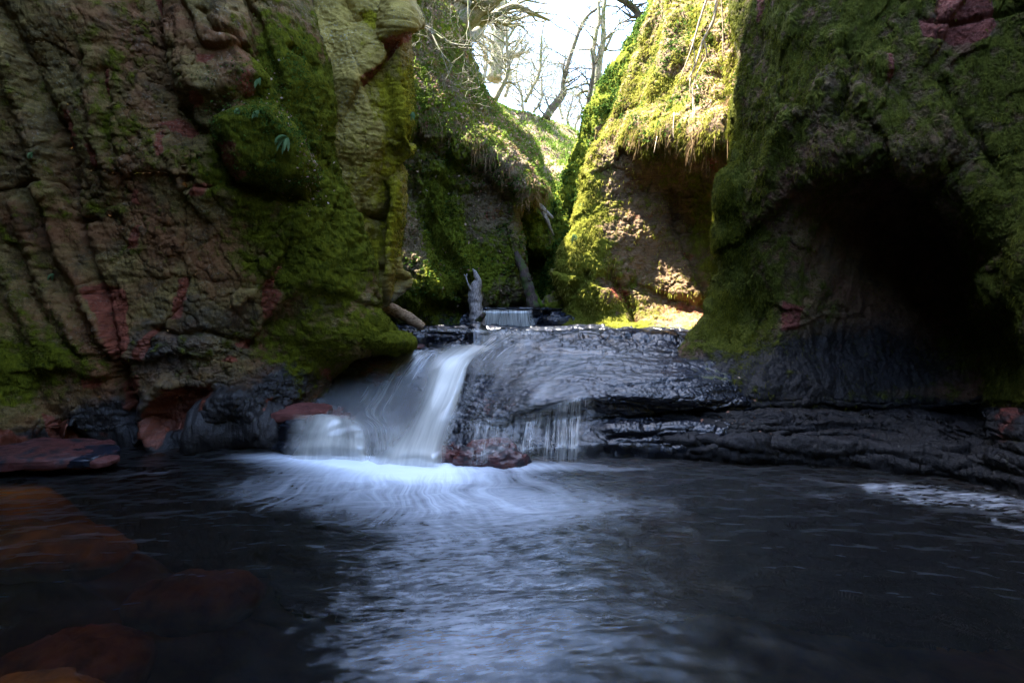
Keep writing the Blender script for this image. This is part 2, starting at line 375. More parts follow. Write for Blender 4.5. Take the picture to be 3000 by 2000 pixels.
def tubes_obj(name, L, mat, parent=None, origin=(0, 0, 0)):
    v, f = join(L); v = v - np.array(origin)
    tri = f[:, 2] == f[:, 3]
    me = bpy.data.meshes.new(name); me.from_pydata(v.tolist(), [], [x[:3] if t else x for x, t in zip(f.tolist(), tri)])
    me.polygons.foreach_set('use_smooth', np.ones(len(f), bool)); me.materials.append(mat)
    o = bpy.data.objects.new(name, me); COL.objects.link(o)
    if parent: o.parent = parent
    return o
def twigs(base, direction, length, rad, depth, out, droop=0.0, rnd=None):
    """a wandering branch and its side shoots"""
    rnd = rnd or random; p = np.array(base, float); d = np.array(direction, float); d /= np.linalg.norm(d); pts = [p.copy()]; n = 5
    for i in range(n):
        d = d + np.array([rnd.gauss(0, .22), rnd.gauss(0, .22), rnd.gauss(0, .2) + 0.05 - droop]); d /= np.linalg.norm(d)
        p = p + d * length / n; pts.append(p.copy())
        if depth > 0 and i >= 1:
            for _ in range(1 if depth > 1 else 2):
                if rnd.random() < 0.85:
                    s = d + np.array([rnd.gauss(0, .7), rnd.gauss(0, .5), rnd.gauss(0, .6)])
                    twigs(p, s, length * rnd.uniform(.35, .6), rad * (1 - i / n) * 0.55 + 0.002, depth - 1, out, droop, rnd)
    out.append(tube(pts, np.linspace(rad, max(rad * 0.25, 0.003), len(pts)), seg=5 if depth < 2 else 7, sub=2, cap=False))

exec_parts = []
# ================================================================== LIGHT
w = bpy.data.worlds.new("World"); sc.world = w; w.use_nodes = True
nt = w.node_tree; bg = nt.nodes['Background']; sky = nt.nodes.new('ShaderNodeTexSky'); sky.sky_type = 'NISHITA'; sky.sun_disc = False
SUN_D = np.array([math.sin(R(-70)) * math.cos(R(66)), math.cos(R(-70)) * math.cos(R(66)), math.sin(R(66))]); SUN_D = SUN_D / np.linalg.norm(SUN_D)
sky.sun_elevation = math.asin(SUN_D[2]); sky.sun_rotation = math.atan2(SUN_D[0], SUN_D[1])
sky.air_density = 1.0; sky.dust_density = 0.9; sky.ozone_density = 1.5
nt.links.new(sky.outputs[0], bg.inputs[0]); bg.inputs[1].default_value = 0.15
sun = bpy.data.lights.new('sun', 'SUN'); sun.energy = 5.0; sun.angle = R(0.5); sun.color = (1.0, 0.93, 0.80)
so = bpy.data.objects.new('sun', sun); COL.objects.link(so)
from mathutils import Vector
so.rotation_euler = Vector(SUN_D).to_track_quat('Z', 'Y').to_euler()
sc.view_settings.view_transform = 'Standard'; sc.view_settings.look = 'None'; sc.view_settings.gamma = 1.0
sc.view_settings.exposure = 3.75
sc.cycles.max_bounces = 10; sc.cycles.diffuse_bounces = 5; sc.cycles.transparent_max_bounces = 24; sc.cycles.glossy_bounces = 4
sc.cycles.sample_clamp_indirect = 8; sc.cycles.caustics_reflective = False; sc.cycles.caustics_refractive = False

def pxgrid(rows): return [[P(*q) for q in r] for r in rows]
def rowsP(tab):
    """rows given as (photo y, [photo x...], [distance...])"""
    out = []
    for y, X, D in tab:
        ys = y if isinstance(y, (list, tuple)) else [y] * len(X)
        out.append([P(a, b, d) for a, b, d in zip(X, ys, D)])
    return out

# ================================================================== LEFT CLIFF
def wl(X, D0=None): return 0
LX = [-2600, -900, -300, 0, 300, 600, 800]
def lrow(y, limb, D, wrap=70):
    return (y, LX + [limb - 70, limb, limb - wrap * .5, limb - wrap * 3, limb - 500], D + [D[-1] + .35, D[-1] + 1.0, D[-1] + 2.0, D[-1] + 3.2, D[-1] + 5])
left_tab = [
    lrow(-4200, 1000, [2.8, 3.2, 3.6, 4.0, 4.8, 5.6, 6.4]),  # unseen top rows lean out over the pool, shaped to block the sun
    lrow(-2200, 1050, [3.2, 4.2, 4.9, 5.4, 6.2, 7.0, 7.6]),
    lrow(-1000, 800, [4.2, 5.6, 6.1, 6.4, 6.7, 7.0, 7.2]),
    lrow(-300, 860, [3.9, 5.1, 5.7, 6.0, 6.3, 6.7, 7.0]),
    lrow(0, 918, [3.8, 5.0, 5.7, 6.0, 6.2, 6.6, 6.9]),
    lrow(150, 942, [3.8, 5.0, 5.7, 6.1, 6.3, 6.5, 6.8]),
    lrow(300, 972, [3.8, 5.0, 5.8, 6.2, 6.4, 6.5, 6.8]),
    lrow(450, 985, [3.8, 5.0, 5.8, 6.3, 6.5, 6.5, 6.8]),
    lrow(620, 1030, [3.8, 5.0, 5.8, 6.4, 6.6, 6.7, 6.9]),
    lrow(800, 1078, [3.8, 5.0, 5.8, 6.4, 6.6, 6.7, 6.9]),
    lrow(900, 1105, [3.8, 5.0, 5.7, 6.3, 6.6, 6.7, 6.9]),
    lrow(975, 1150, [3.8, 4.9, 5.6, 6.2, 6.6, 6.75, 7.0]),
    lrow(1012, 1195, [3.8, 4.9, 5.6, 6.2, 6.6, 6.75, 7.1]),
    lrow(1042, 1060, [3.8, 4.85, 5.55, 6.15, 6.6, 6.75, 7.1]),
    lrow(1095, 985, [3.7, 4.8, 5.5, 6.1, 6.6, 6.75, 7.05]),
    lrow(1150, 960, [3.7, 4.8, 5.5, 6.1, 6.6, 6.75, 7.0]),
    lrow(1240, 925, [3.6, 4.7, 5.4, 6.0, 6.6, 6.8, 6.95]),
    lrow(1320, 910, [3.6, 4.6, 5.4, 6.0, 6.6, 6.7, 6.9]),
    lrow(1900, 910, [3.6, 4.6, 5.5, 6.1, 6.6, 6.7, 6.9])]
A = Patch(rowsP(left_tab), 620, 760)
px0, py0 = A.px.copy(), A.py.copy()
wx = px0 + 14 * perlin(A.p * 2.2) + 5 * perlin(A.p * 9); wy = py0 + 14 * perlin(A.p * 2.2 + 31) + 5 * perlin(A.p * 9 + 9)
L_ST = [
    ('s', -.26, 10, [(455, -300), (467, 0), (475, 128), (490, 214), (515, 290), (560, 330)]),
    ('c', .12, 16, [(455, -300), (464, 0), (472, 128), (486, 214), (510, 292), (556, 332)]),
    ('s', .20, 12, [(690, -300), (699, 0), (735, 102), (745, 194), (816, 306), (842, 367)]),
    ('p', .30, 70, [(500, -200), (690, -200), (700, 0), (735, 102), (745, 194), (770, 260), (700, 330), (600, 335), (530, 290), (495, 200), (478, 60)]),
    ('p', .45, 60, [(632, 360), (700, 320), (800, 330), (880, 420), (930, 520), (900, 590), (850, 575), (780, 560), (700, 535), (650, 480)]),
    ('c', .22, 20, [(640, 440), (655, 490), (690, 540), (780, 568), (850, 590)]),
    ('c', .07, 4, [(408, 495), (480, 500), (561, 510), (582, 522)]),
    ('s', .10, 8, [(582, 522), (561, 510), (480, 500), (408, 495)]),
    ('c', .05, 5, [(545, 370), (561, 434), (575, 500), (582, 561), (556, 610), (541, 663), (540, 740), (546, 800), (534, 860), (520, 910), (480, 960), (459, 1006), (454, 1052)]),
    ('c', .02, 4, [(360, 807), (450, 808), (541, 810), (663, 822), (765, 830)]),
    ('s', .03, 14, [(765, 830), (663, 822), (541, 810), (360, 807)]),
    ('s', -.10, 9, [(765, 955), (790, 920), (816, 894), (850, 865), (888, 848), (950, 846), (1020, 853), (1050, 868)]),
    ('p', -.10, 60, [(765, 955), (816, 894), (888, 850), (1020, 855), (1055, 890), (1050, 960), (940, 1000), (820, 990)]),
    ('s', .26, 9, [(561, 1300), (570, 1251), (587, 1185), (653, 1134), (714, 1128), (780, 1175), (812, 1230), (826, 1290)]),
    ('p', .14, 60, [(520, 1320), (561, 1251), (587, 1185), (653, 1134), (714, 1130), (780, 1180), (821, 1260), (825, 1330)]),
    ('r', .06, 24, [(-60, 700), (0, 780), (55, 900), (110, 1000), (204, 1060)]),
    ('c', .09, 26, [(-40, 830), (20, 930), (80, 1050), (130, 1180), (190, 1260)]),
    ('c', .09, 26, [(100, 560), (140, 760), (200, 900), (300, 1030), (340, 1085)]),
    ('r', .07, 22, [(60, 600), (110, 820), (180, 930), (245, 1010), (326, 1082)]),
    ('c', .07, 18, [(40, 740), (90, 880), (160, 980), (220, 1060)]),
    ('r', .10, 18, [(130, 560), (190, 760), (260, 880), (330, 1000), (360, 1060)]),
    ('c', .16, 14, [(230, 640), (280, 800), (330, 930), (370, 1060)]),
    ('c', .14, 30, [(-20, 0), (60, 120), (110, 260), (170, 390), (200, 560)]),
    ('c', .16, 26, [(180, 380), (220, 470), (215, 560), (245, 640)]),
    ('r', .12, 26, [(20, 130), (60, 300), (120, 420), (150, 560)]),
    ('r', .12, 22, [(275, 160), (280, 260), (300, 400), (340, 470), (350, 600)]),
    ('c', .12, 16, [(300, 210), (318, 300), (330, 420), (360, 500), (350, 620)]),
    ('s', .13, 9, [(590, 600), (560, 560), (600, 545), (700, 560), (820, 570), (880, 590)]),
    ('c', .10, 8, [(620, 90), (640, 130), (690, 150), (740, 190)]),
    ('s', -.13, 8, [(545, 20), (590, 90), (600, 150), (640, 170), (680, 165)]),
    ('c', .10, 10, [(850, 150), (900, 190), (910, 210)]),
    ('r', .08, 20, [(1000, 561), (1040, 645), (1085, 800), (1110, 920), (1160, 990), (1215, 1020)]),
    ('c', .10, 40, [(900, 560), (960, 650), (1010, 760), (1040, 850)]),
    ('p', -.20, 30, [(428, 1240), (449, 1210), (490, 1149), (500, 1134), (622, 1118), (628, 1175), (582, 1215), (541, 1241), (500, 1270)]),
    ('r', .22, 26, [(500, 1130), (460, 1190), (435, 1240), (460, 1290), (488, 1320)]),
    ('c', .28, 22, [(370, 1090), (385, 1180), (400, 1260), (420, 1310)]),
    ('c', .16, 12, [(352, 1057), (370, 1100), (372, 1150), (392, 1220)]),
    ('s', .14, 8, [(545, 1036), (520, 1030), (470, 1048), (440, 1052), (420, 1046)]),
    ('c', .12, 9, [(470, 960), (520, 985), (600, 975), (690, 1000), (735, 1020)]),
    ('p', .10, 14, [(665, 865), (700, 845), (765, 845), (770, 865), (720, 890), (700, 910), (672, 900)]),
    ('s', -.12, 8, [(760, 955), (757, 900), (776, 830), (811, 761)]),
    ('s', .12, 8, [(286, 1095), (250, 1090), (200, 1070), (120, 1080)]),
    ('c', .18, 16, [(200, 1250), (240, 1280), (262, 1310)]),
    ('c', .10, 7, [(0, 560), (60, 545), (140, 530)]),
    ('c', .10, 8, [(170, 530), (200, 600), (250, 640), (300, 640)]),
    ('s', .12, 9, [(820, 250), (800, 150), (760, 60), (700, -40)]),
]
q = rot(A.p, 1, R(-28))
h = strokes(wx, wy, L_ST)
h += 0.12 * fbm(A.p, 0.55, 2, seed=1) + 0.022 * ridged(q, (1.5, 1.5, .35), 4, .5, seed=2) * sst(900, 500, px0)
cl, ed = cells(rot(A.p, 1, R(-32)) + 0.4 * fbm(A.p, 1.2, 4)[:, None] * np.array([1, 1, .6]), (1.4, 1.4, 0.6), 1); cl2, ed2 = cells(rot(A.p, 1, R(-38)) + 0.1 * fbm(A.p, 4, 3, seed=4)[:, None], (3.6, 3.6, 1.7), 2)
fz = 0.35 + 0.65 * sst(-.1, .4, fbm(A.p, 0.8, 3, seed=8))
cl3, ed3 = cells(rot(A.p, 1, R(-25)) + 0.05 * fbm(A.p, 8, 2, seed=3)[:, None], (8, 8, 5), 21)
h += 0.085 * cl * fz + 0.045 * cl2 * fz + .022 * cl3 * sst(-.3, .4, fbm(A.p, 1.3, 3, seed=19)) - 0.022 * np.exp(-(ed / .05) ** 2) * fz - 0.012 * np.exp(-(ed2 / .06) ** 2) * fz
A.disp(h)
h2 = 0.016 * ridged(A.p, (3, 3, 7), 4, .6, seed=5) + 0.013 * fbm(A.p, 9, 5, .62, seed=6) + 0.007 * fbm(A.p, (30, 30, 45), 3, .6, seed=9)
A.disp(h2 * (0.5 + 0.9 * fz))
L_RED = [[(365, 735), (378, 684), (423, 655), (423, 689), (398, 735)], [(566, 306), (590, 280), (612, 280), (618, 310), (590, 330)], [(592, 175), (648, 190), (630, 212), (600, 205)],
    [(303, 204), (330, 195), (325, 250), (310, 280)], [(262, 420), (300, 415), (308, 480), (286, 490)], [(428, -50), (464, -50), (472, 105), (449, 70)],
    [(450, 365), (500, 340), (561, 372), (561, 412), (500, 395)], [(575, 560), (590, 525), (640, 535), (620, 560), (600, 570)], [(393, 555), (418, 551), (423, 605), (393, 590)],
    [(245, 853), (281, 822), (378, 853), (398, 1006), (378, 1067), (352, 1057), (306, 930)], [(423, 1052), (418, 1016), (459, 965), (480, 955), (449, 1047)],
    [(510, 817), (541, 802), (531, 935), (505, 945)], [(776, 828), (811, 761), (821, 766), (811, 833), (837, 853), (786, 925), (765, 958), (758, 904)],
    [(429, 1251), (449, 1210), (490, 1149), (500, 1134), (622, 1118), (628, 1175), (582, 1215), (541, 1241), (490, 1266), (490, 1307), (459, 1287)],
    [(245, 1108), (306, 1093), (311, 1129), (245, 1139)], [(-100, 1210), (51, 1277), (153, 1287), (160, 1330), (-100, 1340)], [(122, 1205), (194, 1236), (235, 1305), (153, 1300)],
    [(640, 425), (700, 430), (730, 520), (700, 535), (655, 480)], [(185, 320), (205, 320), (235, 400), (200, 395)], [(180, 390), (225, 385), (220, 430), (190, 425)],
    [(780, 1175), (805, 1160), (800, 1195), (780, 1205)], [(930, 1075), (960, 1070), (968, 1110), (945, 1100)], [(690, 1010), (735, 1010), (730, 1030), (705, 1025)], [(355, 1060), (375, 1060), (375, 1240), (358, 1180)],
    [(465, 400), (480, 380), (495, 460), (470, 470)], [(640, 1060), (690, 1055), (700, 1070), (650, 1075)], [(380, 1120), (420, 1100), (425, 1230), (400, 1230)], [(700, 270), (725, 230), (740, 300), (720, 310)]]
moss = 0.38 + blobs(wx, wy, [(830, 300, 110, 190, .85), (940, 420, 60, 160, .5), (900, 560, 120, 130, .5), (1000, 740, 110, 160, .55), (840, 780, 130, 90, .42), (830, 1000, 170, 110, .35), (1130, 960, 60, 60, .7),
    (180, 1050, 170, 80, .38), (30, 1110, 100, 110, .3), (700, 1120, 260, 60, -.2), (720, 460, 90, 90, .55), (500, 700, 200, 120, -.1), (560, 880, 260, 90, -.55), (300, 950, 120, 150, -.2), (690, 1240, 130, 90, -1.2), (580, 170, 100, 170, -.4), (400, 1220, 200, 80, -.3), (640, 60, 90, 90, -.3), (120, 60, 200, 200, -.1), (140, 1290, 200, 50, -.8), (1150, 1010, 60, 20, .3)])
wet = blobs(wx, wy, [(600, 960, 300, 130, .55), (500, 1180, 320, 80, .35), (900, 1120, 120, 60, .3), (690, 1240, 140, 100, 1.4), (330, 1230, 150, 70, .8), (420, 1280, 300, 50, .9), (940, 900, 90, 40, .5), (1000, 1100, 160, 60, .4), (130, 1300, 200, 50, .6), (470, 1050, 130, 60, .4), (310, 640, 60, 60, .3), (830, 1130, 60, 90, .5)])
redm = polys(wx, wy, L_RED, 10) * 0.8 + blobs(wx, wy, [(330, 900, 110, 140, .25), (560, 1000, 120, 120, .2), (200, 480, 120, 200, .12), (140, 1270, 240, 40, .3)]) * sst(1400, 1330, py0)
lich = 0.35 + blobs(wx, wy, [(560, 180, 120, 200, .7), (130, 180, 120, 200, .35), (400, 420, 200, 250, .3), (860, 500, 120, 160, .2), (900, 60, 60, 200, .4)])
moss = np.where(py0 > 1310, moss - .4, moss) * (1 - 0.9 * np.clip(redm, 0, 1)); wet = wet + sst(1250, 1330, py0) * .7
tag(A.obj('left_cliff', M_LEFT, attrs={'mask': np.stack([moss, redm, wet, lich], 1)}), 'tall sandstone cliff face with red scars and moss left of the main fall', 'cliff', kind='structure')

# second buttress: lichen grey block over a yellow hollow and a thin yellow fin
def b2(y, limb, d0, d1, back=1.0):
    return (y, [limb - 420, limb - 300, limb - 210, limb - 130, limb - 70, limb - 24, limb, limb - 14, limb - 120, limb - 400], [d0 + .6, d0, d0 + .05, d0 + .15, d0 + .3, d1, d1 + .45, d1 + 1.2, d1 + 2.5, d1 + 4])
tab = [b2(-2200, 900, 9.3, 9.6), b2(-900, 1100, 8.4, 8.7), b2(-250, 1175, 8.1, 8.2), b2(0, 1193, 8.0, 8.1), b2(90, 1196, 8.0, 8.15), b2(200, 1200, 8.1, 8.3), b2(330, 1207, 8.1, 8.3), b2(430, 1216, 8.1, 8.3),
       b2(500, 1190, 8.2, 8.5), b2(640, 1176, 8.3, 8.6), b2(780, 1160, 8.4, 8.6), b2(870, 1140, 8.5, 8.7), b2(930, 1120, 8.6, 8.8), b2(1040, 1110, 8.7, 8.8)]
B2 = Patch(rowsP(tab), 420, 330)
px0, py0 = B2.px.copy(), B2.py.copy(); wx = px0 + 8 * perlin(B2.p * 2); wy = py0 + 8 * perlin(B2.p * 2 + 31)
h = strokes(wx, wy, [('s', .24, 8, [(1190, 75), (1160, 130), (1120, 180), (1075, 240), (1060, 262)]), ('p', .05, 40, [(940, -100), (1196, -100), (1196, 70), (1120, 178), (1060, 258), (960, 300)]),
    ('s', .12, 14, [(1060, 250), (1085, 330), (1120, 400), (1140, 470), (1130, 560)]),
    ('s', -.28, 9, [(1197, 470), (1150, 560), (1128, 640), (1122, 740), (1118, 850), (1135, 905)]), ('c', .35, 14, [(1190, 470), (1140, 540), (1115, 650), (1110, 760), (1100, 900)]),
    ('c', .25, 14, [(1100, 800), (1112, 860), (1110, 960)]), ('c', .22, 12, [(1030, 640), (1070, 630), (1110, 640)]), ('c', .12, 18, [(1025, 20), (1030, 60), (1060, 50)]),
    ('r', .12, 14, [(1100, 600), (1105, 700), (1080, 800)]), ('r', .1, 16, [(930, 80), (950, 180), (965, 300)])])
cl, ed = cells(B2.p + 0.2 * fbm(B2.p, 1.5, 3)[:, None], 1.4, 5)
B2.disp(h + 0.07 * fbm(B2.p, .8, 3, seed=12) + 0.03 * cl - 0.01 * np.exp(-(ed / .05) ** 2))
B2.disp(0.016 * fbm(B2.p, (5, 5, 2), 5, .6, seed=13) + 0.02 * ridged(B2.p, (4, 4, 10), 3, .6, seed=14) + 0.01 * fbm(B2.p, 30, 3, .6, seed=15))
moss = 0.16 + blobs(wx, wy, [(1140, 330, 50, 140, .32), (1150, 600, 40, 160, .2), (1200, 330, 30, 140, .9), (1150, 700, 40, 250, .35), (1140, 300, 60, 130, .28), (1060, 560, 60, 120, .35), (1060, 720, 60, 60, .5), (1080, 60, 30, 30, .6)])
redm = polys(wx, wy, [[(1196, 70), (1200, 110), (1130, 190), (1070, 262), (1060, 250), (1120, 175)]], 8) * .9 + blobs(wx, wy, [(1050, 60, 40, 40, .4)])
lich = 0.45 + blobs(wx, wy, [(1050, 160, 90, 130, .7), (960, 200, 40, 200, .5)])
tag(B2.obj('left_buttress', M_YEL, attrs={'mask': np.stack([moss, redm, blobs(wx, wy, [(1110, 900, 40, 90, .8)]), lich], 1)}), 'grey and yellow rock buttress with a thin yellow fin behind the left cliff', 'cliff', kind='structure')

# ================================================================== FAR LEFT BANK: mossy wall under a grassy slope
XB = [1000, 1130, 1200, 1280, 1360, 1440, 1510, 1552, 1556, 1500, 1350]
tab = [([-150, -120, -60, 60, 200, 320, 400, 440, 450, 460, 460], [900, 1040, 1170, 1290, 1350, 1400, 1470, 1540, 1560, 1560, 1540], [22, 22, 22, 22, 22, 22, 23, 24, 25, 27, 30]),
       ([-330, -300, -200, -40, 130, 262, 335, 385, 400, 410, 410], [1000, 1090, 1180, 1295, 1358, 1412, 1480, 1550, 1565, 1560, 1540], [14, 14, 14.5, 15, 15.8, 16.5, 17.5, 18.5, 19.5, 22, 26]),
       ([60, 80, 130, 190, 260, 340, 410, 460, 470, 480, 480], [1000, 1130, 1200, 1290, 1365, 1430, 1500, 1560, 1572, 1540, 1480], [12.4, 12.5, 12.6, 12.9, 13.3, 13.9, 14.5, 15.2, 16.5, 19, 23]),
       ([320, 330, 340, 375, 405, 440, 500, 556, 562, 560, 560], XB, [11.6, 11.7, 11.8, 11.9, 12.0, 12.1, 12.2, 12.5, 13.4, 16, 21]),
       ([400, 410, 440, 470, 500, 530, 560, 574, 574, 570, 570], XB[:6] + [1500, 1545, 1548, 1500, 1350], [11.7, 11.7, 11.9, 12.4, 12.6, 12.7, 12.6, 12.7, 13.6, 16, 21]),
       (640, XB[:5] + [1430, 1478, 1512, 1512, 1470, 1350], [11.5, 11.4, 11.5, 11.9, 12.4, 12.6, 12.7, 12.9, 14.0, 16, 21]),
       (760, XB[:5] + [1430, 1485, 1512, 1514, 1470, 1350], [11.4, 11.2, 11.2, 11.4, 12.1, 12.5, 12.7, 12.9, 14.0, 16, 21]),
       (870, XB[:5] + [1430, 1490, 1525, 1530, 1470, 1350], [11.2, 11.0, 10.9, 11.1, 11.9, 12.5, 12.7, 12.9, 14.0, 16, 21]),
       (915, XB[:5] + [1430, 1500, 1535, 1545, 1490, 1350], [11.4, 11.3, 11.2, 11.5, 12.1, 12.8, 13.1, 13.3, 14.2, 16, 21]),
       (985, XB[:5] + [1430, 1500, 1535, 1545, 1490, 1350], [11.7, 11.6, 11.6, 11.8, 12.2, 12.8, 13.1, 13.3, 14.2, 16, 21])]
tab = [(y, X, D) for (y, X, D) in tab]
C = Patch([[P(a, b, d) for a, b, d in zip(X, (y if isinstance(y, list) else [y] * 11), D)] for y, X, D in tab], 520, 420)
px0, py0 = C.px.copy(), C.py.copy(); wx = px0 + 6 * perlin(C.p * 1.7); wy = py0 + 6 * perlin(C.p * 1.7 + 31)
h = strokes(wx, wy, [('s', -.5, 8, [(1195, 330), (1215, 440), (1240, 540), (1290, 640), (1330, 730), (1360, 820), (1370, 850)]), ('r', .22, 9, [(1215, 450), (1245, 560), (1290, 640), (1330, 730), (1365, 845)]),
    ('c', .30, 16, [(1225, 380), (1245, 520), (1310, 640), (1350, 740)]), ('s', .22, 10, [(1555, 566), (1500, 566), (1440, 555), (1370, 560), (1330, 545), (1280, 520)]),
    ('c', .3, 22, [(1240, 870), (1300, 925), (1370, 930)]), ('c', .2, 14, [(1310, 420), (1320, 560), (1330, 620)]), ('r', .25, 16, [(1500, 600), (1495, 720), (1510, 860)])])
wall = sst(330, 470, py0 - (px0 - 1200) * .35)
cl, ed = cells(C.p + 0.3 * fbm(C.p, 1., 3)[:, None], (1.0, 1.0, .7), 7)
C.disp(h + 0.17 * fbm(C.p, .5, 4, seed=21) + 0.12 * cl * wall)
C.disp(0.07 * fbm(C.p, (3.5, 3.5, 2.5), 5, .6, seed=22) + 0.04 * fbm(C.p, 12, 4, .65, seed=23))
CW = wall; C_PX, C_PY = px0, py0
moss = 0.52 - 0.12 * wall + blobs(wx, wy, [(1300, 690, 60, 190, .6), (1420, 760, 90, 120, .35), (1250, 880, 100, 60, .4), (1330, 480, 60, 60, .2), (1440, 480, 80, 50, -.2), (1430, 640, 60, 60, -.25), (1220, 700, 60, 100, -.2)])
redm = 0.12 + blobs(wx, wy, [(1440, 630, 60, 60, .25), (1240, 620, 60, 80, .2), (1560, 610, 20, 60, .3)])
tag(C.obj('left_bank', M_MID, attrs={'mask': np.stack([moss, redm, blobs(wx, wy, [(1350, 950, 260, 28, .9)]), np.full(len(moss), .35)], 1)}), 'mossy rock wall under a steep grassy slope behind the upper fall', 'cliff', kind='structure')

# steep leafy slope farther up the gorge
tab = [([250, 280, 325, 352, 400, 440, 470], [1300, 1400, 1490, 1590, 1690, 1760, 1850], [34, 33, 32, 31, 30, 30, 30]),
       ([300, 320, 345, 372, 418, 450, 480], [1300, 1400, 1490, 1590, 1690, 1760, 1850], [26, 26, 26, 26.5, 27, 28, 28]),
       (500, [1300, 1400, 1490, 1590, 1690, 1760, 1850], [20, 20, 20.5, 21, 21.5, 23, 24]), (620, [1300, 1400, 1490, 1590, 1690, 1760, 1850], [17.5, 17.5, 17.5, 18, 19, 20, 21]),
       (760, [1300, 1400, 1490, 1590, 1690, 1760, 1850], [16, 16, 16, 16.5, 17.5, 18.5, 19.5]), (930, [1300, 1400, 1490, 1590, 1690, 1760, 1850], [15.5, 15.5, 15.5, 16, 17, 18, 19])]
S = Patch([[P(a, b, d) for a, b, d in zip(X, (y if isinstance(y, list) else [y] * 7), D)] for y, X, D in tab], 200, 200)
S.disp(0.35 * fbm(S.p, .35, 5, seed=25)); S_PX, S_PY = S.px.copy(), S.py.copy()
tag(S.obj('far_slope', M_MID, attrs={'mask': np.stack([0.35 + 0 * S.px, 0.15 + 0 * S.px, 0 * S.px, 0.3 + 0 * S.px], 1)}), 'steep leaf strewn slope at the head of the gorge', 'slope', kind='structure')

# mossy knob and hollow behind the leaning log
tab = [(540, [1440, 1500, 1530, 1560, 1590, 1625, 1660], [17, 16.5, 16.2, 16.3, 16.8, 17.2, 18]), (575, [1440, 1500, 1530, 1570, 1605, 1640, 1670], [15.6, 15.2, 15.0, 15.0, 15.2, 15.8, 17]),
       (640, [1440, 1500, 1530, 1570, 1610, 1650, 1680], [15, 14.8, 14.5, 14.4, 14.6, 15.2, 16.5]), (720, [1440, 1500, 1530, 1570, 1610, 1650, 1680], [15, 14.8, 14.7, 14.5, 14.5, 15, 16.5]),
       (760, [1440, 1500, 1530, 1570, 1610, 1650, 1680], [15.3, 15.3, 15.4, 15.5, 15.5, 15.7, 16.8]), (830, [1440, 1500, 1530, 1570, 1610, 1650, 1680], [15.3, 15.4, 15.5, 15.6, 15.6, 15.6, 16.8]), (940, [1440, 1500, 1530, 1570, 1610, 1650, 1680], [15, 15, 15, 15, 15, 15.2, 16.8])]
K = Patch(rowsP(tab), 260, 160); K.disp(0.25 * fbm(K.p, .8, 4, seed=27) + .05 * fbm(K.p, 5, 4, seed=28))
tag(K.obj('mossy_outcrop', M_MID, attrs={'mask': np.stack([0.75 + 0 * K.px, 0.1 + 0 * K.px, blobs(K.px, K.py, [(1560, 790, 40, 50, .4)]), 0 * K.px], 1)}), 'dark mossy outcrop behind the leaning log', 'rock outcrop', kind='structure')

# ================================================================== RIGHT: green wall behind, lit cliff, near cliff
def rr(y, X, D): return (y, X, D)
tab = [rr(-900, [2500, 2200, 2120, 2110, 2200, 2320, 2600], [22, 19, 17.5, 16.6, 16, 15.6, 15]), rr(-200, [2200, 2020, 1965, 1960, 2060, 2180, 2400], [20, 17.5, 16.4, 15.6, 15, 14.6, 14]),
       rr(0, [2150, 1975, 1918, 1912, 1990, 2100, 2300], [19, 17, 15.9, 15.2, 14.6, 14.2, 14]), rr(110, [2050, 1920, 1862, 1852, 1930, 2040, 2200], [19, 16.6, 15.6, 15, 14.4, 14, 13.8]), rr(230, [1960, 1840, 1788, 1776, 1860, 1960, 2100], [18.5, 16.5, 15.5, 14.9, 14.3, 13.9, 13.6]),
       rr(330, [1900, 1780, 1730, 1715, 1800, 1900, 2050], [18.5, 16.4, 15.4, 14.8, 14.2, 13.8, 13.6]), rr(430, [1860, 1740, 1692, 1680, 1760, 1860, 2000], [18.5, 16.4, 15.4, 14.8, 14.2, 13.8, 13.6]), rr(600, [1840, 1700, 1650, 1635, 1710, 1820, 2000], [18.5, 16.4, 15.4, 14.8, 14.2, 13.8, 13.6]),
       rr(740, [1820, 1680, 1632, 1612, 1690, 1800, 1950], [18.5, 16.4, 15.4, 14.8, 14.2, 13.8, 13.6]), rr(850, [1800, 1670, 1614, 1598, 1680, 1790, 1950], [18.5, 16.4, 15.5, 14.9, 14.3, 13.9, 13.6]), rr(940, [1800, 1670, 1610, 1590, 1670, 1790, 1950], [18.5, 16.4, 15.6, 15, 14.4, 14, 13.6])]
D_ = Patch(rowsP(tab), 420, 260); px0, py0 = D_.px.copy(), D_.py.copy()
D_.disp(0.14 * fbm(D_.p, .5, 4, seed=31) + strokes(px0, py0, [('c', .3, 10, [(1640, 830), (1610, 900)]), ('c', .2, 16, [(1860, 200), (1800, 380), (1740, 470)])]))
D_.disp(0.09 * fbm(D_.p, (3, 3, 2), 5, .6, seed=32) + 0.03 * fbm(D_.p, 14, 4, .65, seed=33)); D_PX, D_PY = px0, py0
moss = 0.8 + blobs(px0, py0, [(1900, 120, 40, 90, -.5), (1780, 420, 40, 60, -.6)])
tag(D_.obj('green_wall', M_MID, attrs={'mask': np.stack([moss, 0.25 + blobs(px0, py0, [(1780, 420, 40, 60, .5)]), 0 * px0, .2 + 0 * px0], 1)}), 'shaded wall covered in green moss and ivy left of the sunlit cliff', 'cliff', kind='structure')

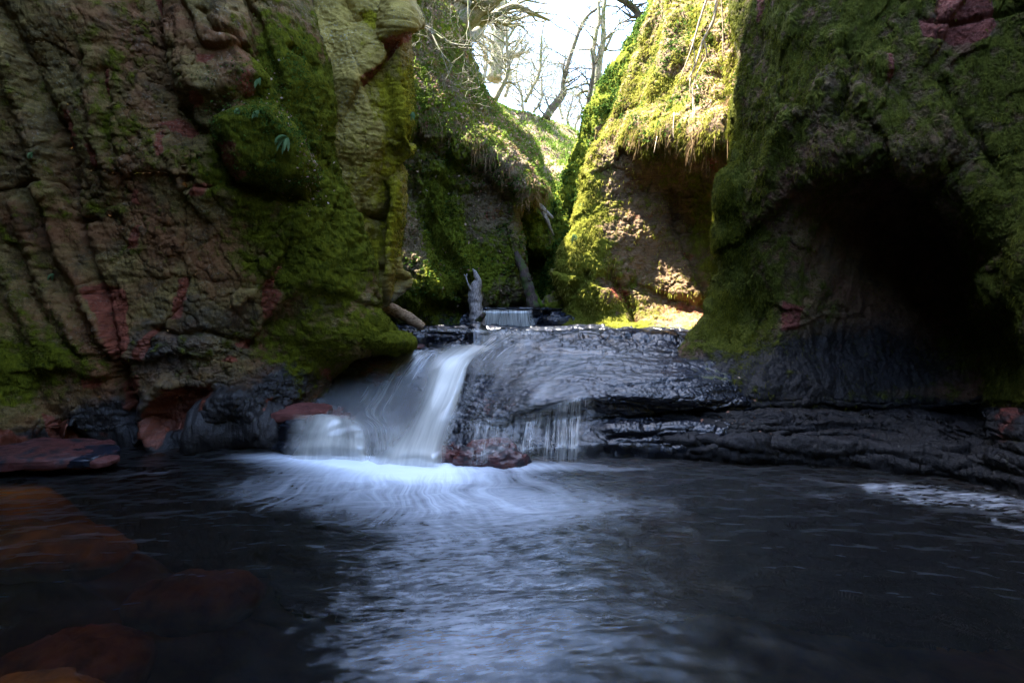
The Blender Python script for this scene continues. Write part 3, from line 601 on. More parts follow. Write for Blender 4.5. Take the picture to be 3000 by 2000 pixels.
def er(y, L, D, X=(1760, 1860, 1980, 2100, 2220, 2500)):
    return (y, [L + 420, L + 130, L + 18, L] + list(X), [D[0] + 3.4, D[0] + 2.2, D[0] + 1.1, D[0] + .35] + list(D))
tab = [er(-1300, 2250, [13.6, 12.6, 11.8, 11.2, 10.6, 10.2], (2320, 2400, 2480, 2560, 2640, 2800)), er(-500, 2010, [13.0, 12.2, 11.4, 10.6, 9.9, 9.6], (2060, 2130, 2200, 2290, 2400, 2600)),
       er(-120, 1940, [12.6, 11.8, 10.9, 10.1, 9.4, 9.2], (1985, 2040, 2100, 2180, 2270, 2500)), er(60, 1895, [12.4, 11.5, 10.6, 9.8, 9.1, 9.0], (1940, 1995, 2060, 2140, 2240, 2500)), er(200, 1850, [12.3, 11.3, 10.4, 9.6, 9.0, 9.0], (1900, 1960, 2040, 2130, 2240, 2500)),
       er(320, 1805, [12.2, 11.1, 10.1, 9.4, 8.9, 8.9], (1865, 1940, 2030, 2120, 2230, 2500)), er(395, 1770, [12.1, 10.9, 9.9, 9.25, 8.9, 8.9], (1840, 1920, 2020, 2110, 2230, 2500)),
       er(450, 1748, [12.0, 11.3, 10.8, 10.2, 9.6, 9.2], (1830, 1900, 2010, 2110, 2230, 2500)), er(560, 1702, [11.9, 11.8, 11.6, 11.0, 10.2, 9.7], (1780, 1880, 2000, 2110, 2230, 2500)), er(680, 1672, [11.7, 11.7, 11.6, 11.0, 10.3, 9.8], (1770, 1870, 2000, 2110, 2230, 2500)),
       er(790, 1648, [11.6, 11.5, 11.4, 10.9, 10.2, 9.8], (1740, 1860, 1980, 2110, 2230, 2500)), er(860, 1672, [11.6, 11.4, 11.2, 10.8, 10.2, 9.8], (1740, 1860, 1980, 2110, 2230, 2500)), er(905, 1668, [11.6, 11.2, 11.0, 10.7, 10.2, 9.6], (1740, 1860, 1980, 2100, 2230, 2500)),
       er(940, 1638, [11.4, 10.9, 10.5, 10.1, 9.6, 9.2], (1740, 1860, 1980, 2090, 2230, 2500)), er(972, 1612, [11.1, 10.3, 9.8, 9.4, 9.0, 8.8], (1740, 1860, 1980, 2080, 2200, 2500)), er(1010, 1630, [10.8, 10.1, 9.6, 9.2, 8.9, 8.7], (1740, 1860, 1980, 2080, 2200, 2500)), er(1100, 1640, [10.6, 10, 9.6, 9.2, 8.9, 8.7], (1740, 1860, 1980, 2080, 2200, 2500))]
E = Patch(rowsP(tab), 620, 460); px0, py0 = E.px.copy(), E.py.copy(); wx = px0 + 9 * perlin(E.p * 2.2); wy = py0 + 12 * perlin(E.p * 2.2 + 31)
h = strokes(wx, wy, [('s', .30, 7, [(2170, 395), (2110, 400), (2060, 418), (2000, 395), (1950, 410), (1905, 440), (1880, 410), (1850, 440)]),
    ('r', .06, 26, [(1760, 430), (1715, 560), (1690, 700), (1670, 800)]), ('s', .15, 8, [(1665, 800), (1720, 830), (1800, 840), (1850, 850)]), ('c', .22, 12, [(1690, 860), (1720, 800)]), ('c', .25, 14, [(1790, 800), (1830, 880), (1850, 920)]),
    ('s', -.25, 10, [(1980, 860), (2040, 880), (2130, 870)]), ('r', .12, 20, [(1780, 850), (1780, 900)]), ('c', .2, 18, [(2080, 120), (2130, 300)]), ('r', .2, 20, [(2000, 0), (1960, 200), (1900, 380)]), ('c', .16, 16, [(1970, 560), (1975, 680)]), ('s', .15, 8, [(1960, 640), (1985, 700), (2050, 860)])])
cl, ed = cells(E.p + 0.3 * fbm(E.p, 1., 3)[:, None], 1.2, 9); cl2, ed2 = cells(E.p + 0.1 * fbm(E.p, 3., 3)[:, None], 3.5, 10)
E.disp(h + 0.10 * fbm(E.p, .7, 3, seed=41) + 0.07 * cl + .035 * cl2)
E.disp(0.035 * fbm(E.p, (4, 4, 2.5), 5, .62, seed=42) + 0.018 * ridged(E.p, (12, 12, 8), 4, .6, seed=43)); E_PX, E_PY = px0, py0
below = sst(400, 450, wy) * sst(1760, 1830, wx - (500 - wy) * 0.0)
moss = 0.50 - 0.16 * below + blobs(wx, wy, [(1700, 700, 50, 200, .5), (1850, 960, 260, 22, .35), (1760, 900, 90, 60, .4), (2080, 700, 60, 150, .2), (2050, 60, 40, 60, .4), (2110, 190, 60, 120, -.5), (1800, 860, 26, 40, -.4), (2080, 330, 60, 50, -.3), (2030, 20, 100, 100, -.2)])
redm = 0.15 + 0.12 * below + polys(wx, wy, [[(2075, 450), (2105, 470), (2100, 500), (2075, 495)], [(1790, 840), (1840, 835), (1860, 930), (1810, 890)], [(2000, 740), (2035, 750), (2020, 770)]], 8) * .8 + blobs(wx, wy, [(1690, 830, 25, 40, .4), (1800, 640, 120, 120, .12), (2040, 890, 100, 20, .3)])
tag(E.obj('sunlit_cliff', M_LIT, attrs={'mask': np.stack([moss, redm, blobs(wx, wy, [(1850, 1010, 300, 26, 1.2), (1980, 955, 120, 22, .9)]), .2 + 0 * px0], 1)}), 'sunlit mossy cliff with a shaded brown hollow above the falls', 'cliff', kind='structure')  # wet foot; the second blob darkens the ledge to tone down strong sun

FX = [2330, 2215]
def fr(y, limb, X, D):
    l0 = D[0]
    return (y, [limb + 420, limb + 160, limb + 26, limb] + X, [l0 + 3.6, l0 + 2.3, l0 + 1.2, l0 + .45] + D)
FX = [2215, 2330, 2480, 2620, 2740, 2830, 2920, 3050, 3400, 4300, 6500]
tab = [fr(-2200, 2150, FX, [10.2, 9.6, 9.0, 8.7, 8.4, 8.2, 8, 7.6, 7.0, 5.8, 4.2]),
       fr(-900, 2120, FX, [9.0, 8.3, 7.7, 7.3, 7.0, 6.8, 6.6, 6.3, 5.5, 4.6, 3.6]),
       fr(-250, 2135, FX, [8.2, 7.5, 7.0, 6.7, 6.4, 6.2, 6.1, 5.9, 5.2, 4.2, 3.3]), fr(0, 2150, FX, [7.9, 7.2, 6.8, 6.5, 6.3, 6.1, 6.0, 5.7, 5.1, 4.1, 3.2]),
       fr(250, 2166, FX, [7.8, 7.1, 6.6, 6.4, 6.2, 6.1, 5.9, 5.7, 5.1, 4.1, 3.2]), fr(380, 2164, FX, [7.8, 7.1, 6.6, 6.3, 6.1, 6.0, 5.9, 5.7, 5.1, 4.1, 3.2]),
       fr(470, 2150, FX, [7.75, 7.1, 6.6, 6.3, 6.2, 6.1, 5.9, 5.7, 5.1, 4.1, 3.2]), fr(560, 2130, FX, [7.7, 7.2, 7.1, 7.1, 6.8, 6.1, 5.8, 5.6, 5.0, 4.1, 3.2]),
       fr(650, 2138, FX, [7.8, 7.4, 7.7, 7.9, 7.6, 6.4, 5.8, 5.5, 5.0, 4.1, 3.2]), fr(760, 2132, FX, [7.8, 7.5, 7.9, 8.2, 8.0, 6.9, 5.9, 5.4, 5.0, 4.1, 3.2]),
       fr(860, 2118, FX, [7.8, 7.5, 7.9, 8.2, 8.1, 7.2, 6.0, 5.4, 4.9, 4.1, 3.2]), fr(930, 2085, FX, [7.8, 7.45, 7.8, 8.1, 8.0, 7.3, 6.2, 5.4, 4.9, 4.1, 3.2]),
       fr(990, 2040, [2190] + FX[1:], [7.7, 7.35, 7.65, 7.9, 7.9, 7.3, 6.4, 5.4, 4.9, 4.1, 3.2]), fr(1060, 1990, [2160] + FX[1:], [7.5, 7.2, 7.4, 7.7, 7.7, 7.2, 6.5, 5.5, 4.9, 4.1, 3.2]),
       fr(1185, 1950, [2130] + FX[1:], [7.0, 6.9, 7.0, 7.2, 7.3, 7.0, 6.5, 5.6, 4.9, 4.1, 3.2]), fr(1200, 1950, [2130] + FX[1:], [7.3, 7.2, 7.3, 7.5, 7.6, 7.2, 6.7, 5.7, 5.0, 4.1, 3.2]),
       fr(1212, 1900, [2130] + FX[1:], [6.75, 6.7, 6.7, 6.7, 6.6, 6.3, 5.9, 5.4, 4.7, 4.0, 3.2]), fr(1235, 1880, [2130] + FX[1:], [6.55, 6.5, 6.5, 6.4, 6.2, 5.9, 5.6, 5.2, 4.6, 4.0, 3.2]),
       fr(1300, 1880, [2130] + FX[1:], [6.3, 6.25, 6.15, 6.0, 5.8, 5.65, 5.4, 4.95, 4.45, 3.9, 3.2]), fr([1350, 1350, 1350, 1350, 1355, 1357, 1365, 1380, 1392, 1410, 1430, 1470, 1550, 1700, 1900], 1880, [2130] + FX[1:], [6.05, 5.98, 5.88, 5.7, 5.57, 5.38, 5.18, 4.83, 4.3, 3.7, 3.0]),
       fr(1900, 1880, [2130] + FX[1:], [6.1, 6.0, 5.9, 5.7, 5.6, 5.4, 5.2, 4.85, 4.3, 3.7, 3.0])]
FC = Patch(rowsP(tab), 760, 760); px0, py0 = FC.px.copy(), FC.py.copy(); wx = px0 + 12 * perlin(FC.p * 2.2); wy = py0 + 14 * perlin(FC.p * 2.2 + 31)
up = sst(1215, 1150, py0)
h = .6 * strokes(wx, wy, [('s', .28, 22, [(2240, 640), (2330, 560), (2400, 520), (2500, 500), (2620, 530), (2680, 570)][::-1]), ('s', -.3, 14, [(2640, 480), (2700, 560), (2760, 640), (2800, 740), (2830, 850), (2850, 1000), (2880, 1180)]),
    ('c', .35, 22, [(2480, 160), (2490, 230), (2470, 300), (2460, 340)]), ('r', .18, 20, [(2450, 120), (2500, 260), (2520, 320)]), ('r', .15, 18, [(2360, 330), (2300, 420), (2280, 520)]), ('s', .15, 10, [(2800, 60), (2750, 140), (2745, 0)]),
    ('c', .2, 20, [(2600, 250), (2720, 400), (2820, 560), (2900, 760)]), ('r', .16, 24, [(2560, 200), (2680, 360), (2790, 520), (2870, 700), (2930, 900)]), ('c', .18, 18, [(2750, 260), (2860, 420), (2950, 560)]),
    ('c', .12, 10, [(2690, 60), (2760, 90), (2900, 60), (3000, 30)]), ('r', .14, 14, [(2135, 520), (2150, 640), (2135, 800), (2090, 900)]), ('c', .12, 14, [(2180, 560), (2190, 680), (2180, 800)]),
    ('s', .10, 8, [(1900, 1275), (2100, 1290), (2300, 1285), (2600, 1300), (2900, 1330)]), ('c', .10, 6, [(1850, 1312), (2050, 1305), (2300, 1285), (2500, 1280), (2800, 1330)]),
    ('c', .06, 5, [(1900, 1250), (2200, 1262), (2500, 1252)]), ('r', .05, 5, [(2290, 965), (2400, 925), (2500, 930)])])
h += up * (0.06 * ridged(rot(FC.p, 1, R(18)), (1.6, 1.6, .5), 3, .5, seed=51) + 0.10 * fbm(FC.p, .6, 2, seed=52))
cl, ed = cells(FC.p + 0.3 * fbm(FC.p, 1.2, 3)[:, None], (1.6, 1.6, 1.0), 12)
clb, edb = cells(FC.p + 0.12 * fbm(FC.p, 2, 4)[:, None], (1.0, 1.0, 4.5), 16)
zq = (FC.p[:, 2] + .10 * fbm(FC.p, .6, 3, seed=67)) * 8 + 1.2 * fbm(FC.p, (.8, .8, 2), 3, seed=68); zq = sst(0, .3, zq - np.floor(zq))
FC.disp(h + up * 0.05 * cl + (1 - up) * (0.035 * clb + .07 * (zq - .5) - .025 * np.exp(-(edb / .04) ** 2)))
q = FC.p
stringy = ridged(q, (6, 6, 1.6), 4, .6, seed=53) * .5 + fbm(q, (11, 11, 4), 4, .65, seed=54)
strat = np.round(fbm(q, (0.5, .5, 6), 3, seed=55) * 5) / 5 * (1 - up)
hang = .35 + .9 * blobs(F_PX_ := px0, py0, [(2350, 300, 330, 260, 1), (2160, 650, 50, 250, .6), (2750, 350, 200, 200, .5)]) * sst(-.3, .3, fbm(FC.p, 1.1, 3, seed=59))
FC.disp(up * (0.030 * stringy * hang + .012 * fbm(q, 35, 3, .6, seed=56)) + 0.05 * strat + (1 - up) * (0.022 * fbm(q, (3, 3, 14), 6, .66, seed=57) + .006 * ridged(q, (20, 20, 50), 3, seed=58))); F_PX, F_PY = px0, py0
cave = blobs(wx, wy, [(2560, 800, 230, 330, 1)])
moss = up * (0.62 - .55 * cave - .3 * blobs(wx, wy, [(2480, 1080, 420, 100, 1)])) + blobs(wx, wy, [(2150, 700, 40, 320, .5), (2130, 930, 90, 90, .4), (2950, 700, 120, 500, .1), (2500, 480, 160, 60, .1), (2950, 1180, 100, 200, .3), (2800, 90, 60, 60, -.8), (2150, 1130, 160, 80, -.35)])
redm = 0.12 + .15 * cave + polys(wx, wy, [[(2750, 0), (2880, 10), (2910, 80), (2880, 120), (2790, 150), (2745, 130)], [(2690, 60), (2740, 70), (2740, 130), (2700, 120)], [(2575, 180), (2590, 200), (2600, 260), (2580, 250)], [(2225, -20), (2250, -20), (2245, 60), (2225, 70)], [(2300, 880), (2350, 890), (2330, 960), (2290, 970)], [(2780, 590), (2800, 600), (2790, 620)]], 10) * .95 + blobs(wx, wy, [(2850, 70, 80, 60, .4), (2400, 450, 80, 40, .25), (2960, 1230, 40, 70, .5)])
wet_shade = (1 - up) * 1.3 + blobs(wx, wy, [(2500, 1000, 350, 200, .35), (2150, 1110, 170, 90, .75), (2480, 1080, 420, 110, .9)])  # wet ledge, plus shade painted as wetness over the lower face and foot
tag(FC.obj('right_cliff', M_RIGHT, attrs={'mask': np.stack([moss * (1 - .8 * np.clip(redm - .3, 0, 1)), redm, wet_shade, .15 + 0 * px0], 1)}), 'dark moss draped cliff with a deep black hollow on the right', 'cliff', kind='structure')

# ================================================================== FALL ROCK
GX = [760, 850, 950, 1050, 1150, 1250, 1340, 1385, 1450, 1600, 1800, 2000, 2150, 2350]
def gr(Y, D, X=GX): return [P(a, b, d) for a, b, d in zip(X, Y, D)]
G_ROWS = [
    gr([957] * 14, [13.5] * 14, [1000, 1060, 1120, 1180, 1240, 1300, 1360, 1400, 1450, 1560, 1700, 1850, 1950, 2100]),
    gr([958, 958, 958, 957, 957, 957, 957, 957, 957, 958, 962, 966, 970, 975], [11.8] * 14, [980, 1040, 1100, 1160, 1220, 1290, 1350, 1400, 1450, 1560, 1700, 1850, 1980, 2100]),
    gr([985, 975, 962, 958, 960, 963, 965, 972, 976, 980, 985, 990, 992, 994], [9.6, 9.8, 10, 10.1, 10.2, 10.2, 10.1, 10.1, 10.1, 9.9, 9.6, 9.3, 9.0, 8.8]),
    gr([1015, 1012, 1008, 1000, 985, 980, 988, 990, 992, 994, 998, 1002, 1004, 1006], [9.2, 9.3, 9.5, 9.8, 10.05, 10.1, 9.9, 9.8, 9.7, 9.4, 9.0, 8.7, 8.5, 8.3]),
    gr([1028, 1027, 1024, 1022, 1020, 1018, 1015, 1008, 1006, 1008, 1014, 1018, 1020, 1022], [9.0, 9.1, 9.3, 9.5, 9.95, 10.0, 9.7, 9.5, 9.3, 9.0, 8.7, 8.4, 8.2, 8.0]),
    gr([1060, 1045, 1035, 1031, 1031, 1032, 1034, 1030, 1024, 1026, 1034, 1042, 1050, 1060], [8.5, 8.6, 8.7, 8.8, 8.9, 9.0, 9.1, 9.1, 8.9, 8.6, 8.3, 8.0, 7.8, 7.6]),
    gr([1100, 1075, 1055, 1050, 1052, 1056, 1060, 1062, 1060, 1060, 1066, 1075, 1085, 1100], [8.1, 8.2, 8.3, 8.35, 8.4, 8.5, 8.6, 8.6, 8.4, 8.1, 7.8, 7.5, 7.3, 7.1]),
    gr([1150, 1130, 1110, 1105, 1110, 1115, 1120, 1118, 1110, 1105, 1108, 1115, 1130, 1150], [7.7, 7.8, 7.95, 8.0, 8.0, 8.05, 8.1, 8.0, 7.8, 7.5, 7.25, 7.05, 6.95, 6.85]),
    gr([1205, 1200, 1185, 1178, 1185, 1195, 1195, 1190, 1180, 1150, 1145, 1150, 1165, 1180], [7.2, 7.3, 7.5, 7.6, 7.5, 7.4, 7.4, 7.3, 7.2, 7.0, 6.9, 6.8, 6.75, 6.7]),
    gr([1215, 1215, 1222, 1215, 1225, 1240, 1240, 1235, 1220, 1178, 1158, 1165, 1180, 1190], [6.9, 6.9, 7.0, 7.1, 7.1, 7.1, 7.05, 7.0, 6.9, 6.8, 6.75, 6.7, 6.65, 6.6]),
    gr([1235, 1235, 1240, 1240, 1260, 1275, 1262, 1250, 1238, 1192, 1172, 1180, 1192, 1200], [6.6, 6.6, 6.65, 6.7, 6.8, 6.8, 6.8, 6.8, 6.85, 6.8, 6.75, 6.7, 6.65, 6.6]),
    gr([1270, 1270, 1275, 1275, 1300, 1310, 1290, 1275, 1265, 1240, 1225, 1225, 1230, 1235], [6.55, 6.5, 6.5, 6.5, 6.6, 6.6, 6.55, 6.55, 6.75, 6.85, 6.85, 6.8, 6.75, 6.7]),
    gr([1305, 1310, 1312, 1312, 1325, 1330, 1325, 1320, 1315, 1290, 1250, 1245, 1248, 1250], [6.5, 6.45, 6.4, 6.4, 6.4, 6.4, 6.3, 6.25, 6.45, 6.65, 6.55, 6.45, 6.4, 6.35]),
    gr([1330, 1335, 1340, 1340, 1345, 1350, 1352, 1352, 1348, 1335, 1318, 1315, 1315, 1318], [6.5, 6.4, 6.3, 6.25, 6.2, 6.15, 6.05, 6.0, 6.15, 6.4, 6.35, 6.3, 6.25, 6.2]),
    gr([1360, 1360, 1360, 1360, 1360, 1362, 1364, 1364, 1360, 1352, 1350, 1350, 1352, 1356], [6.4, 6.3, 6.2, 6.15, 6.1, 6.05, 5.98, 5.98, 6.1, 6.25, 6.2, 6.18, 6.12, 6.05]),
    gr([1900] * 14, [6.3, 6.2, 6.1, 6.05, 6.0, 6.0, 5.95, 5.95, 6.0, 6.2, 6.2, 6.15, 6.1, 6.0])]
def _gleft(rows):
    # the rock's left flank turns back into the cliff
    for k, r in enumerate(rows):
        if k < 5: continue
        y = [1060, 1100, 1150, 1205, 1215, 1235, 1270, 1305, 1330, 1360, 1900][k - 5]
        e = float(np.interp(y, [1040, 1100, 1150, 1200, 1215, 1300, 1400], [1040, 975, 905, 850, 832, 826, 822])); yy = y
        d1 = [8.5, 8.1, 7.75, 7.3, 6.95, 6.7, 6.6, 6.55, 6.5, 6.4, 6.3][k - 5]
        r[1] = P(e, yy, d1); r[0] = P(e - 40, yy - 8, d1 + 1.3)
        if k == 5: r[2] = P(1045, 1035, 8.75)
        if k == 6: r[2] = P(1010, 1060, 8.3)
_gleft(G_ROWS)
for r in G_ROWS[4:]:
    for k_, dd_ in ((12, .12), (13, .75)):
        x_, y_, z_ = r[k_]; f_ = (y_ + dd_) / y_; r[k_] = (x_ * f_ - (.35 if k_ == 13 else 0), y_ + dd_, H + (z_ - H) * f_)
G = Patch(G_ROWS, 620, 760, 0.02); px0, py0 = G.px.copy(), G.py.copy(); wx = px0 + 6 * perlin(G.p * 3); wy = py0 + 6 * perlin(G.p * 3 + 31)
G_BASE = (G.p.copy(), G.n.copy(), px0, py0)
q = G.p
h = 0.05 * fbm(q, (1.0, 1.0, 2), 3, seed=61) + 0.07 * strokes(wx, wy, [('c', 1, 5, [(1780, 1285), (1900, 1270), (2100, 1290)]), ('c', 1, 5, [(1700, 1230), (1850, 1225), (2100, 1210)]), ('s', 1, 6, [(1950, 1045), (1800, 1050), (1600, 1032), (1480, 1022)]),
    ('s', 1, 5, [(2100, 1075), (1900, 1082), (1750, 1085)]), ('s', .8, 5, [(2000, 1120), (1800, 1135), (1650, 1120)]), ('s', 1, 6, [(2050, 1010), (1800, 1008), (1700, 1002)])])
h += strokes(wx, wy, [('p', .22, 20, [(1372, 1005), (1380, 982), (1420, 975), (1440, 985), (1425, 1015), (1395, 1030)]), ('p', .20, 26, [(1350, 1345), (1370, 1300), (1420, 1285), (1480, 1290), (1520, 1320), (1520, 1365), (1400, 1365)]),
    ('s', .12, 6, [(1230, 975), (1300, 985), (1372, 990)])])
zs = q[:, 2] + 0.12 * fbm(q, (.5, .5, .5), 3, seed=62); st = (zs * 11 + 1.5 * fbm(q, (.7, .7, 2), 3, seed=63)); stp = (st - np.floor(st)); stp = sst(0, .35, stp)
h += 0.035 * (stp - .5) + 0.008 * ridged(q, (1.2, 5, 6), 4, .55, seed=64)
cl, ed = cells(q + 0.12 * fbm(q, 2, 4)[:, None], (1.1, 2.2, 5), 14); cl2, ed2 = cells(q + 0.06 * fbm(q, 5, 4, seed=3)[:, None], (3.2, 5, 13), 15)
slp = 1.0 * sst(1010, 1040, py0) * sst(1190, 1150, py0 - np.interp(px0, [1400, 1600, 1800, 2100], [50, 0, -10, 0])) * sst(1380, 1430, px0)
G.disp(h * (1 - .45 * slp) + (1 - .7 * slp) * (0.05 * cl + 0.022 * cl2 - .03 * np.exp(-(ed / .05) ** 2) - .010 * np.exp(-(ed2 / .06) ** 2))); G.disp((1 - .35 * slp) * 0.008 * fbm(G.p, (8, 12, 18), 6, .66, seed=65) + .003 * ridged(G.p, (22, 22, 50), 3, .6, seed=66))
redm = 0.1 + polys(wx, wy, [[(820, 1200), (900, 1180), (1000, 1200), (940, 1230), (830, 1225)]], 12) * .9 + blobs(wx, wy, [(1120, 1070, 90, 30, .45), (1080, 1035, 120, 14, .7), (1430, 1340, 90, 36, .8), (1300, 1330, 60, 40, .5), (1000, 1220, 60, 20, .5), (1100, 1110, 60, 30, .4), (1450, 1190, 60, 30, .25)])
moss = -0.6 + blobs(wx, wy, [(2080, 1100, 120, 80, .9), (2000, 1000, 60, 10, .5), (2150, 1190, 100, 60, .6)])
tag(G.obj('falls_rock', M_FALL, attrs={'mask': np.stack([moss, redm, 0.95 - .5 * np.clip(redm, 0, 1) - .5 * np.clip(moss, 0, 1), 0 * px0], 1)}), 'wet black layered rock shelf that the main fall runs over', 'rock shelf', kind='structure')

# upper step under the far fall
tab = [(898, [1330, 1400, 1480, 1550, 1620, 1720], [16] * 6), (903, [1360, 1400, 1480, 1550, 1620, 1700], [12.3, 12.2, 12.2, 12.2, 12.3, 12.4]), (908, [1370, 1410, 1480, 1550, 1615, 1680], [12.1, 12.0, 11.95, 11.95, 12.0, 12.1]),
       (932, [1350, 1400, 1480, 1550, 1610, 1680], [12.1, 12.05, 12.0, 12.0, 12.05, 12.1]), (955, [1345, 1400, 1480, 1550, 1610, 1680], [12.0, 11.95, 11.95, 11.95, 12, 12]), (1000, [1340, 1400, 1480, 1550, 1610, 1680], [12] * 6)]
U = Patch(rowsP(tab), 120, 200, .06); U.disp(0.05 * fbm(U.p, 2, 4, seed=71) + .02 * fbm(U.p, (6, 6, 14), 4, seed=72) - .08 * blobs(U.px, U.py, [(1600, 930, 10, 30, 1)]))
tag(U.obj('upper_step', M_FALL, attrs={'mask': np.stack([-.5 + 0 * U.px, .1 + 0 * U.px, 1 + 0 * U.px, 0 * U.px], 1)}), 'dark rock step under the far upper fall', 'rock shelf', kind='structure')
# ================================================================== THE REST OF THE GORGE (beside and behind the viewer) AND THE GROUND
th = np.linspace(math.pi - .05, 2 * math.pi + .05, 15); zz = [-2.2, 0, 3, 6, 9, 12.5, 15]
ring = [[(10.6 * math.cos(t) * (1 - .035 * k), 4.2 + 12.0 * math.sin(t) * (1 - .05 * k), z + (7 * max(0, -math.cos(t)) if k == 6 else 0) - z * .42 * max(0, -math.sin(t)) ** 2) for t in th] for k, z in enumerate(zz)]  # unseen rim: left side raised to block sun, rear lowered to admit skylight
Rg = Patch(ring, 220, 300); Rg.sg = 1
if ((np.array([0, 0, 3]) - Rg.p) * Rg.n).sum(1).mean() < 0: Rg.sg = -1; Rg.set(Rg.p)
Rg.sg = -Rg.sg if ((np.array([0, 0, 3]) - Rg.p) * Rg.n).sum(1).mean() < 0 else Rg.sg; Rg.set(Rg.p)
Rg.disp(0.5 * fbm(Rg.p, .4, 4, seed=81) + .2 * cells(Rg.p, .9, 3)[0] + .05 * fbm(Rg.p, 5, 4, seed=82))
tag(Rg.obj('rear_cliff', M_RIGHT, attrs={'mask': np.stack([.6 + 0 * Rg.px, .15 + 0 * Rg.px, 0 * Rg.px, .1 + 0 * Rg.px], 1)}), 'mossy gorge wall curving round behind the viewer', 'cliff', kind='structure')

x, y = np.meshgrid(np.linspace(-40, 40, 60), np.linspace(-40, 120, 90))
z = -2.6 + 0 * x
gm = NT('gravel'); g_ = gm.noise(gm.pos(), 3, 8); gm_ = gm.end(gm.bsdf(gm.mix(g_, (0.06, 0.045, 0.03), (0.16, 0.12, 0.08)), 0.9, g_))
tag(mesh_np('ground', np.stack([x.ravel(), y.ravel(), z.ravel()], 1), grid_faces(90, 60), gm_), 'low ground under the gorge', 'ground', kind='structure')

# pool bed: shallow sandstone shelves at the left, deep in the middle
nx, ny = 260, 300
x, y = np.meshgrid(np.linspace(-11, 11, nx), np.linspace(-8.5, 8, ny)); bp = np.stack([x.ravel(), y.ravel(), 0 * x.ravel()], 1).astype(np.float32)
bx, by = proj(bp + np.array([0, 0, 0], np.float32)); vis = bp[:, 1] > .6
bx = np.where(vis, bx, 1500); by = np.where(vis, by, 2600)
z = -1.9 + .25 * fbm(bp, .5, 4, seed=83)
lift = blobs(bp[:, 0], bp[:, 1], [(-5.2, 5.5, 1.7, .45, 1.5), (-4.5, 4.7, 1.0, .35, 1.15), (-2.6, 2.7, .38, .32, 1.7), (-3.1, 3.4, .5, .3, 1.15), (1.1, 3.0, 1.3, 1.0, .7), (-7, 4, 2, 3, 1.0)])
z = np.minimum(z + lift, -0.10 - .05 * np.abs(fbm(bp, 2, 3, seed=84))); bp[:, 2] = z
bm = NT('bed_rock'); n_ = bm.noise(bm.pos(), 2.2, 8, .6); bmat = bm.end(bm.bsdf(bm.mix(bm.mapr(n_, .35, .65), (0.12, 0.055, 0.015), (0.42, 0.21, 0.045)), .8, n_))
tag(mesh_np('pool_bed', bp, grid_faces(ny, nx), bmat), 'orange brown sandstone bed under the pool', 'river bed', kind='structure')

# ================================================================== WATER
xs = np.concatenate([np.linspace(-11, -6, 40), np.linspace(-6, 6, 460)[1:], np.linspace(6, 11, 40)[1:]])
ys = np.concatenate([np.linspace(-8.5, .8, 30), .8 + 6.4 * np.linspace(0, 1, 420)[1:] ** 1.15])
x, y = np.meshgrid(xs, ys); wp = np.stack([x.ravel(), y.ravel(), 0 * x.ravel()], 1).astype(np.float32)
WX, WY = proj(wp); ok = wp[:, 1] > .5; WX = np.where(ok, WX, 1500).astype(np.float32); WY = np.where(ok, WY, 3000).astype(np.float32)
src = np.array([-1.7, 8.0]); dx, dy = wp[:, 0] - src[0], wp[:, 1] - src[1]; r = np.hypot(dx, dy); ang = np.arctan2(dx, -dy)
wob = 0.10 * fbm(wp, .8, 3, seed=91)
flow = np.stack([(ang + wob) * 17, r * .9 + .35 * fbm(wp, 1.1, 3, seed=92) + .3 * fbm(wp, 1.1, 3, seed=92)], 1)
# towards the viewer the current slows into broad soft wisps
nearw = sst(2.6, 4.8, r)[:, None]
near = nearw[:, 0] + np.exp(-((wp[:, 0] - 5.0) ** 2 / 3.0 + (wp[:, 1] - 4.8) ** 2 / .8)); near = np.clip(near, 0, 1)
foam = blobs(WX, WY, [(1080, 1352, 250, 22, 1.0), (1200, 1385, 280, 36, .75), (900, 1338, 240, 13, .45), (1550, 1365, 220, 14, .38), (1150, 1440, 420, 70, .32), (1500, 1480, 330, 80, .2), (750, 1440, 200, 60, .15),
    (1350, 1600, 430, 170, .30), (1430, 1880, 560, 190, .32), (1250, 1950, 300, 120, .12), (1250, 1560, 120, 60, .05), (1900, 1480, 500, 50, .14), (2100, 1750, 400, 150, .02), (240, 1312, 40, 6, .5), (1840, 1375, 120, 6, .25)])
for pts, wd, am in [([(2560, 1425), (2680, 1455), (2850, 1475), (3100, 1510)], 30, .26), ([(2620, 1420), (2800, 1440), (3050, 1470)], 14, .18), ([(2210, 1353), (2400, 1360), (2600, 1374), (2800, 1398), (2930, 1425), (3060, 1460)], 2.6, .35),
                    ([(2920, 1532), (2970, 1545), (3100, 1560)], 14, .3), ([(2180, 1410), (2340, 1435), (2480, 1455)], 14, .16), ([(2350, 1400), (2440, 1415), (2560, 1425)], 12, .2), ([(310, 1396), (400, 1388), (500, 1380)], 2.5, .3), ([(110, 1350), (180, 1356), (310, 1352)], 3, .3)]:
    d_, _ = pline(WX + 6 * perlin(wp * 3), WY, pts); foam += am * np.exp(-(d_ / wd) ** 2)
rip = 0.5 + blobs(WX, WY, [(1400, 1600, 600, 400, .45), (1100, 1370, 420, 55, -.40), (2800, 1470, 400, 60, 1.0), (150, 1600, 500, 400, -.35), (2700, 1800, 600, 300, -.2)]); 
wp[:, 2] = 0.012 * fbm(wp, (2.2, 4.2, 1), 4, .55, seed=93) * sst(.8, 2, wp[:, 1]) + .03 * blobs(WX, WY, [(1100, 1350, 300, 25, 1)]) * (1 + fbm(wp, 3, 3))
tag(mesh_np('pool_water', wp, grid_faces(len(ys), len(xs)), water_mat(), attrs={'foam': foam, 'ripple': rip, 'near': near}, uv=flow), 'dark pool with soft foam streaming from the falls', 'water', kind='structure')

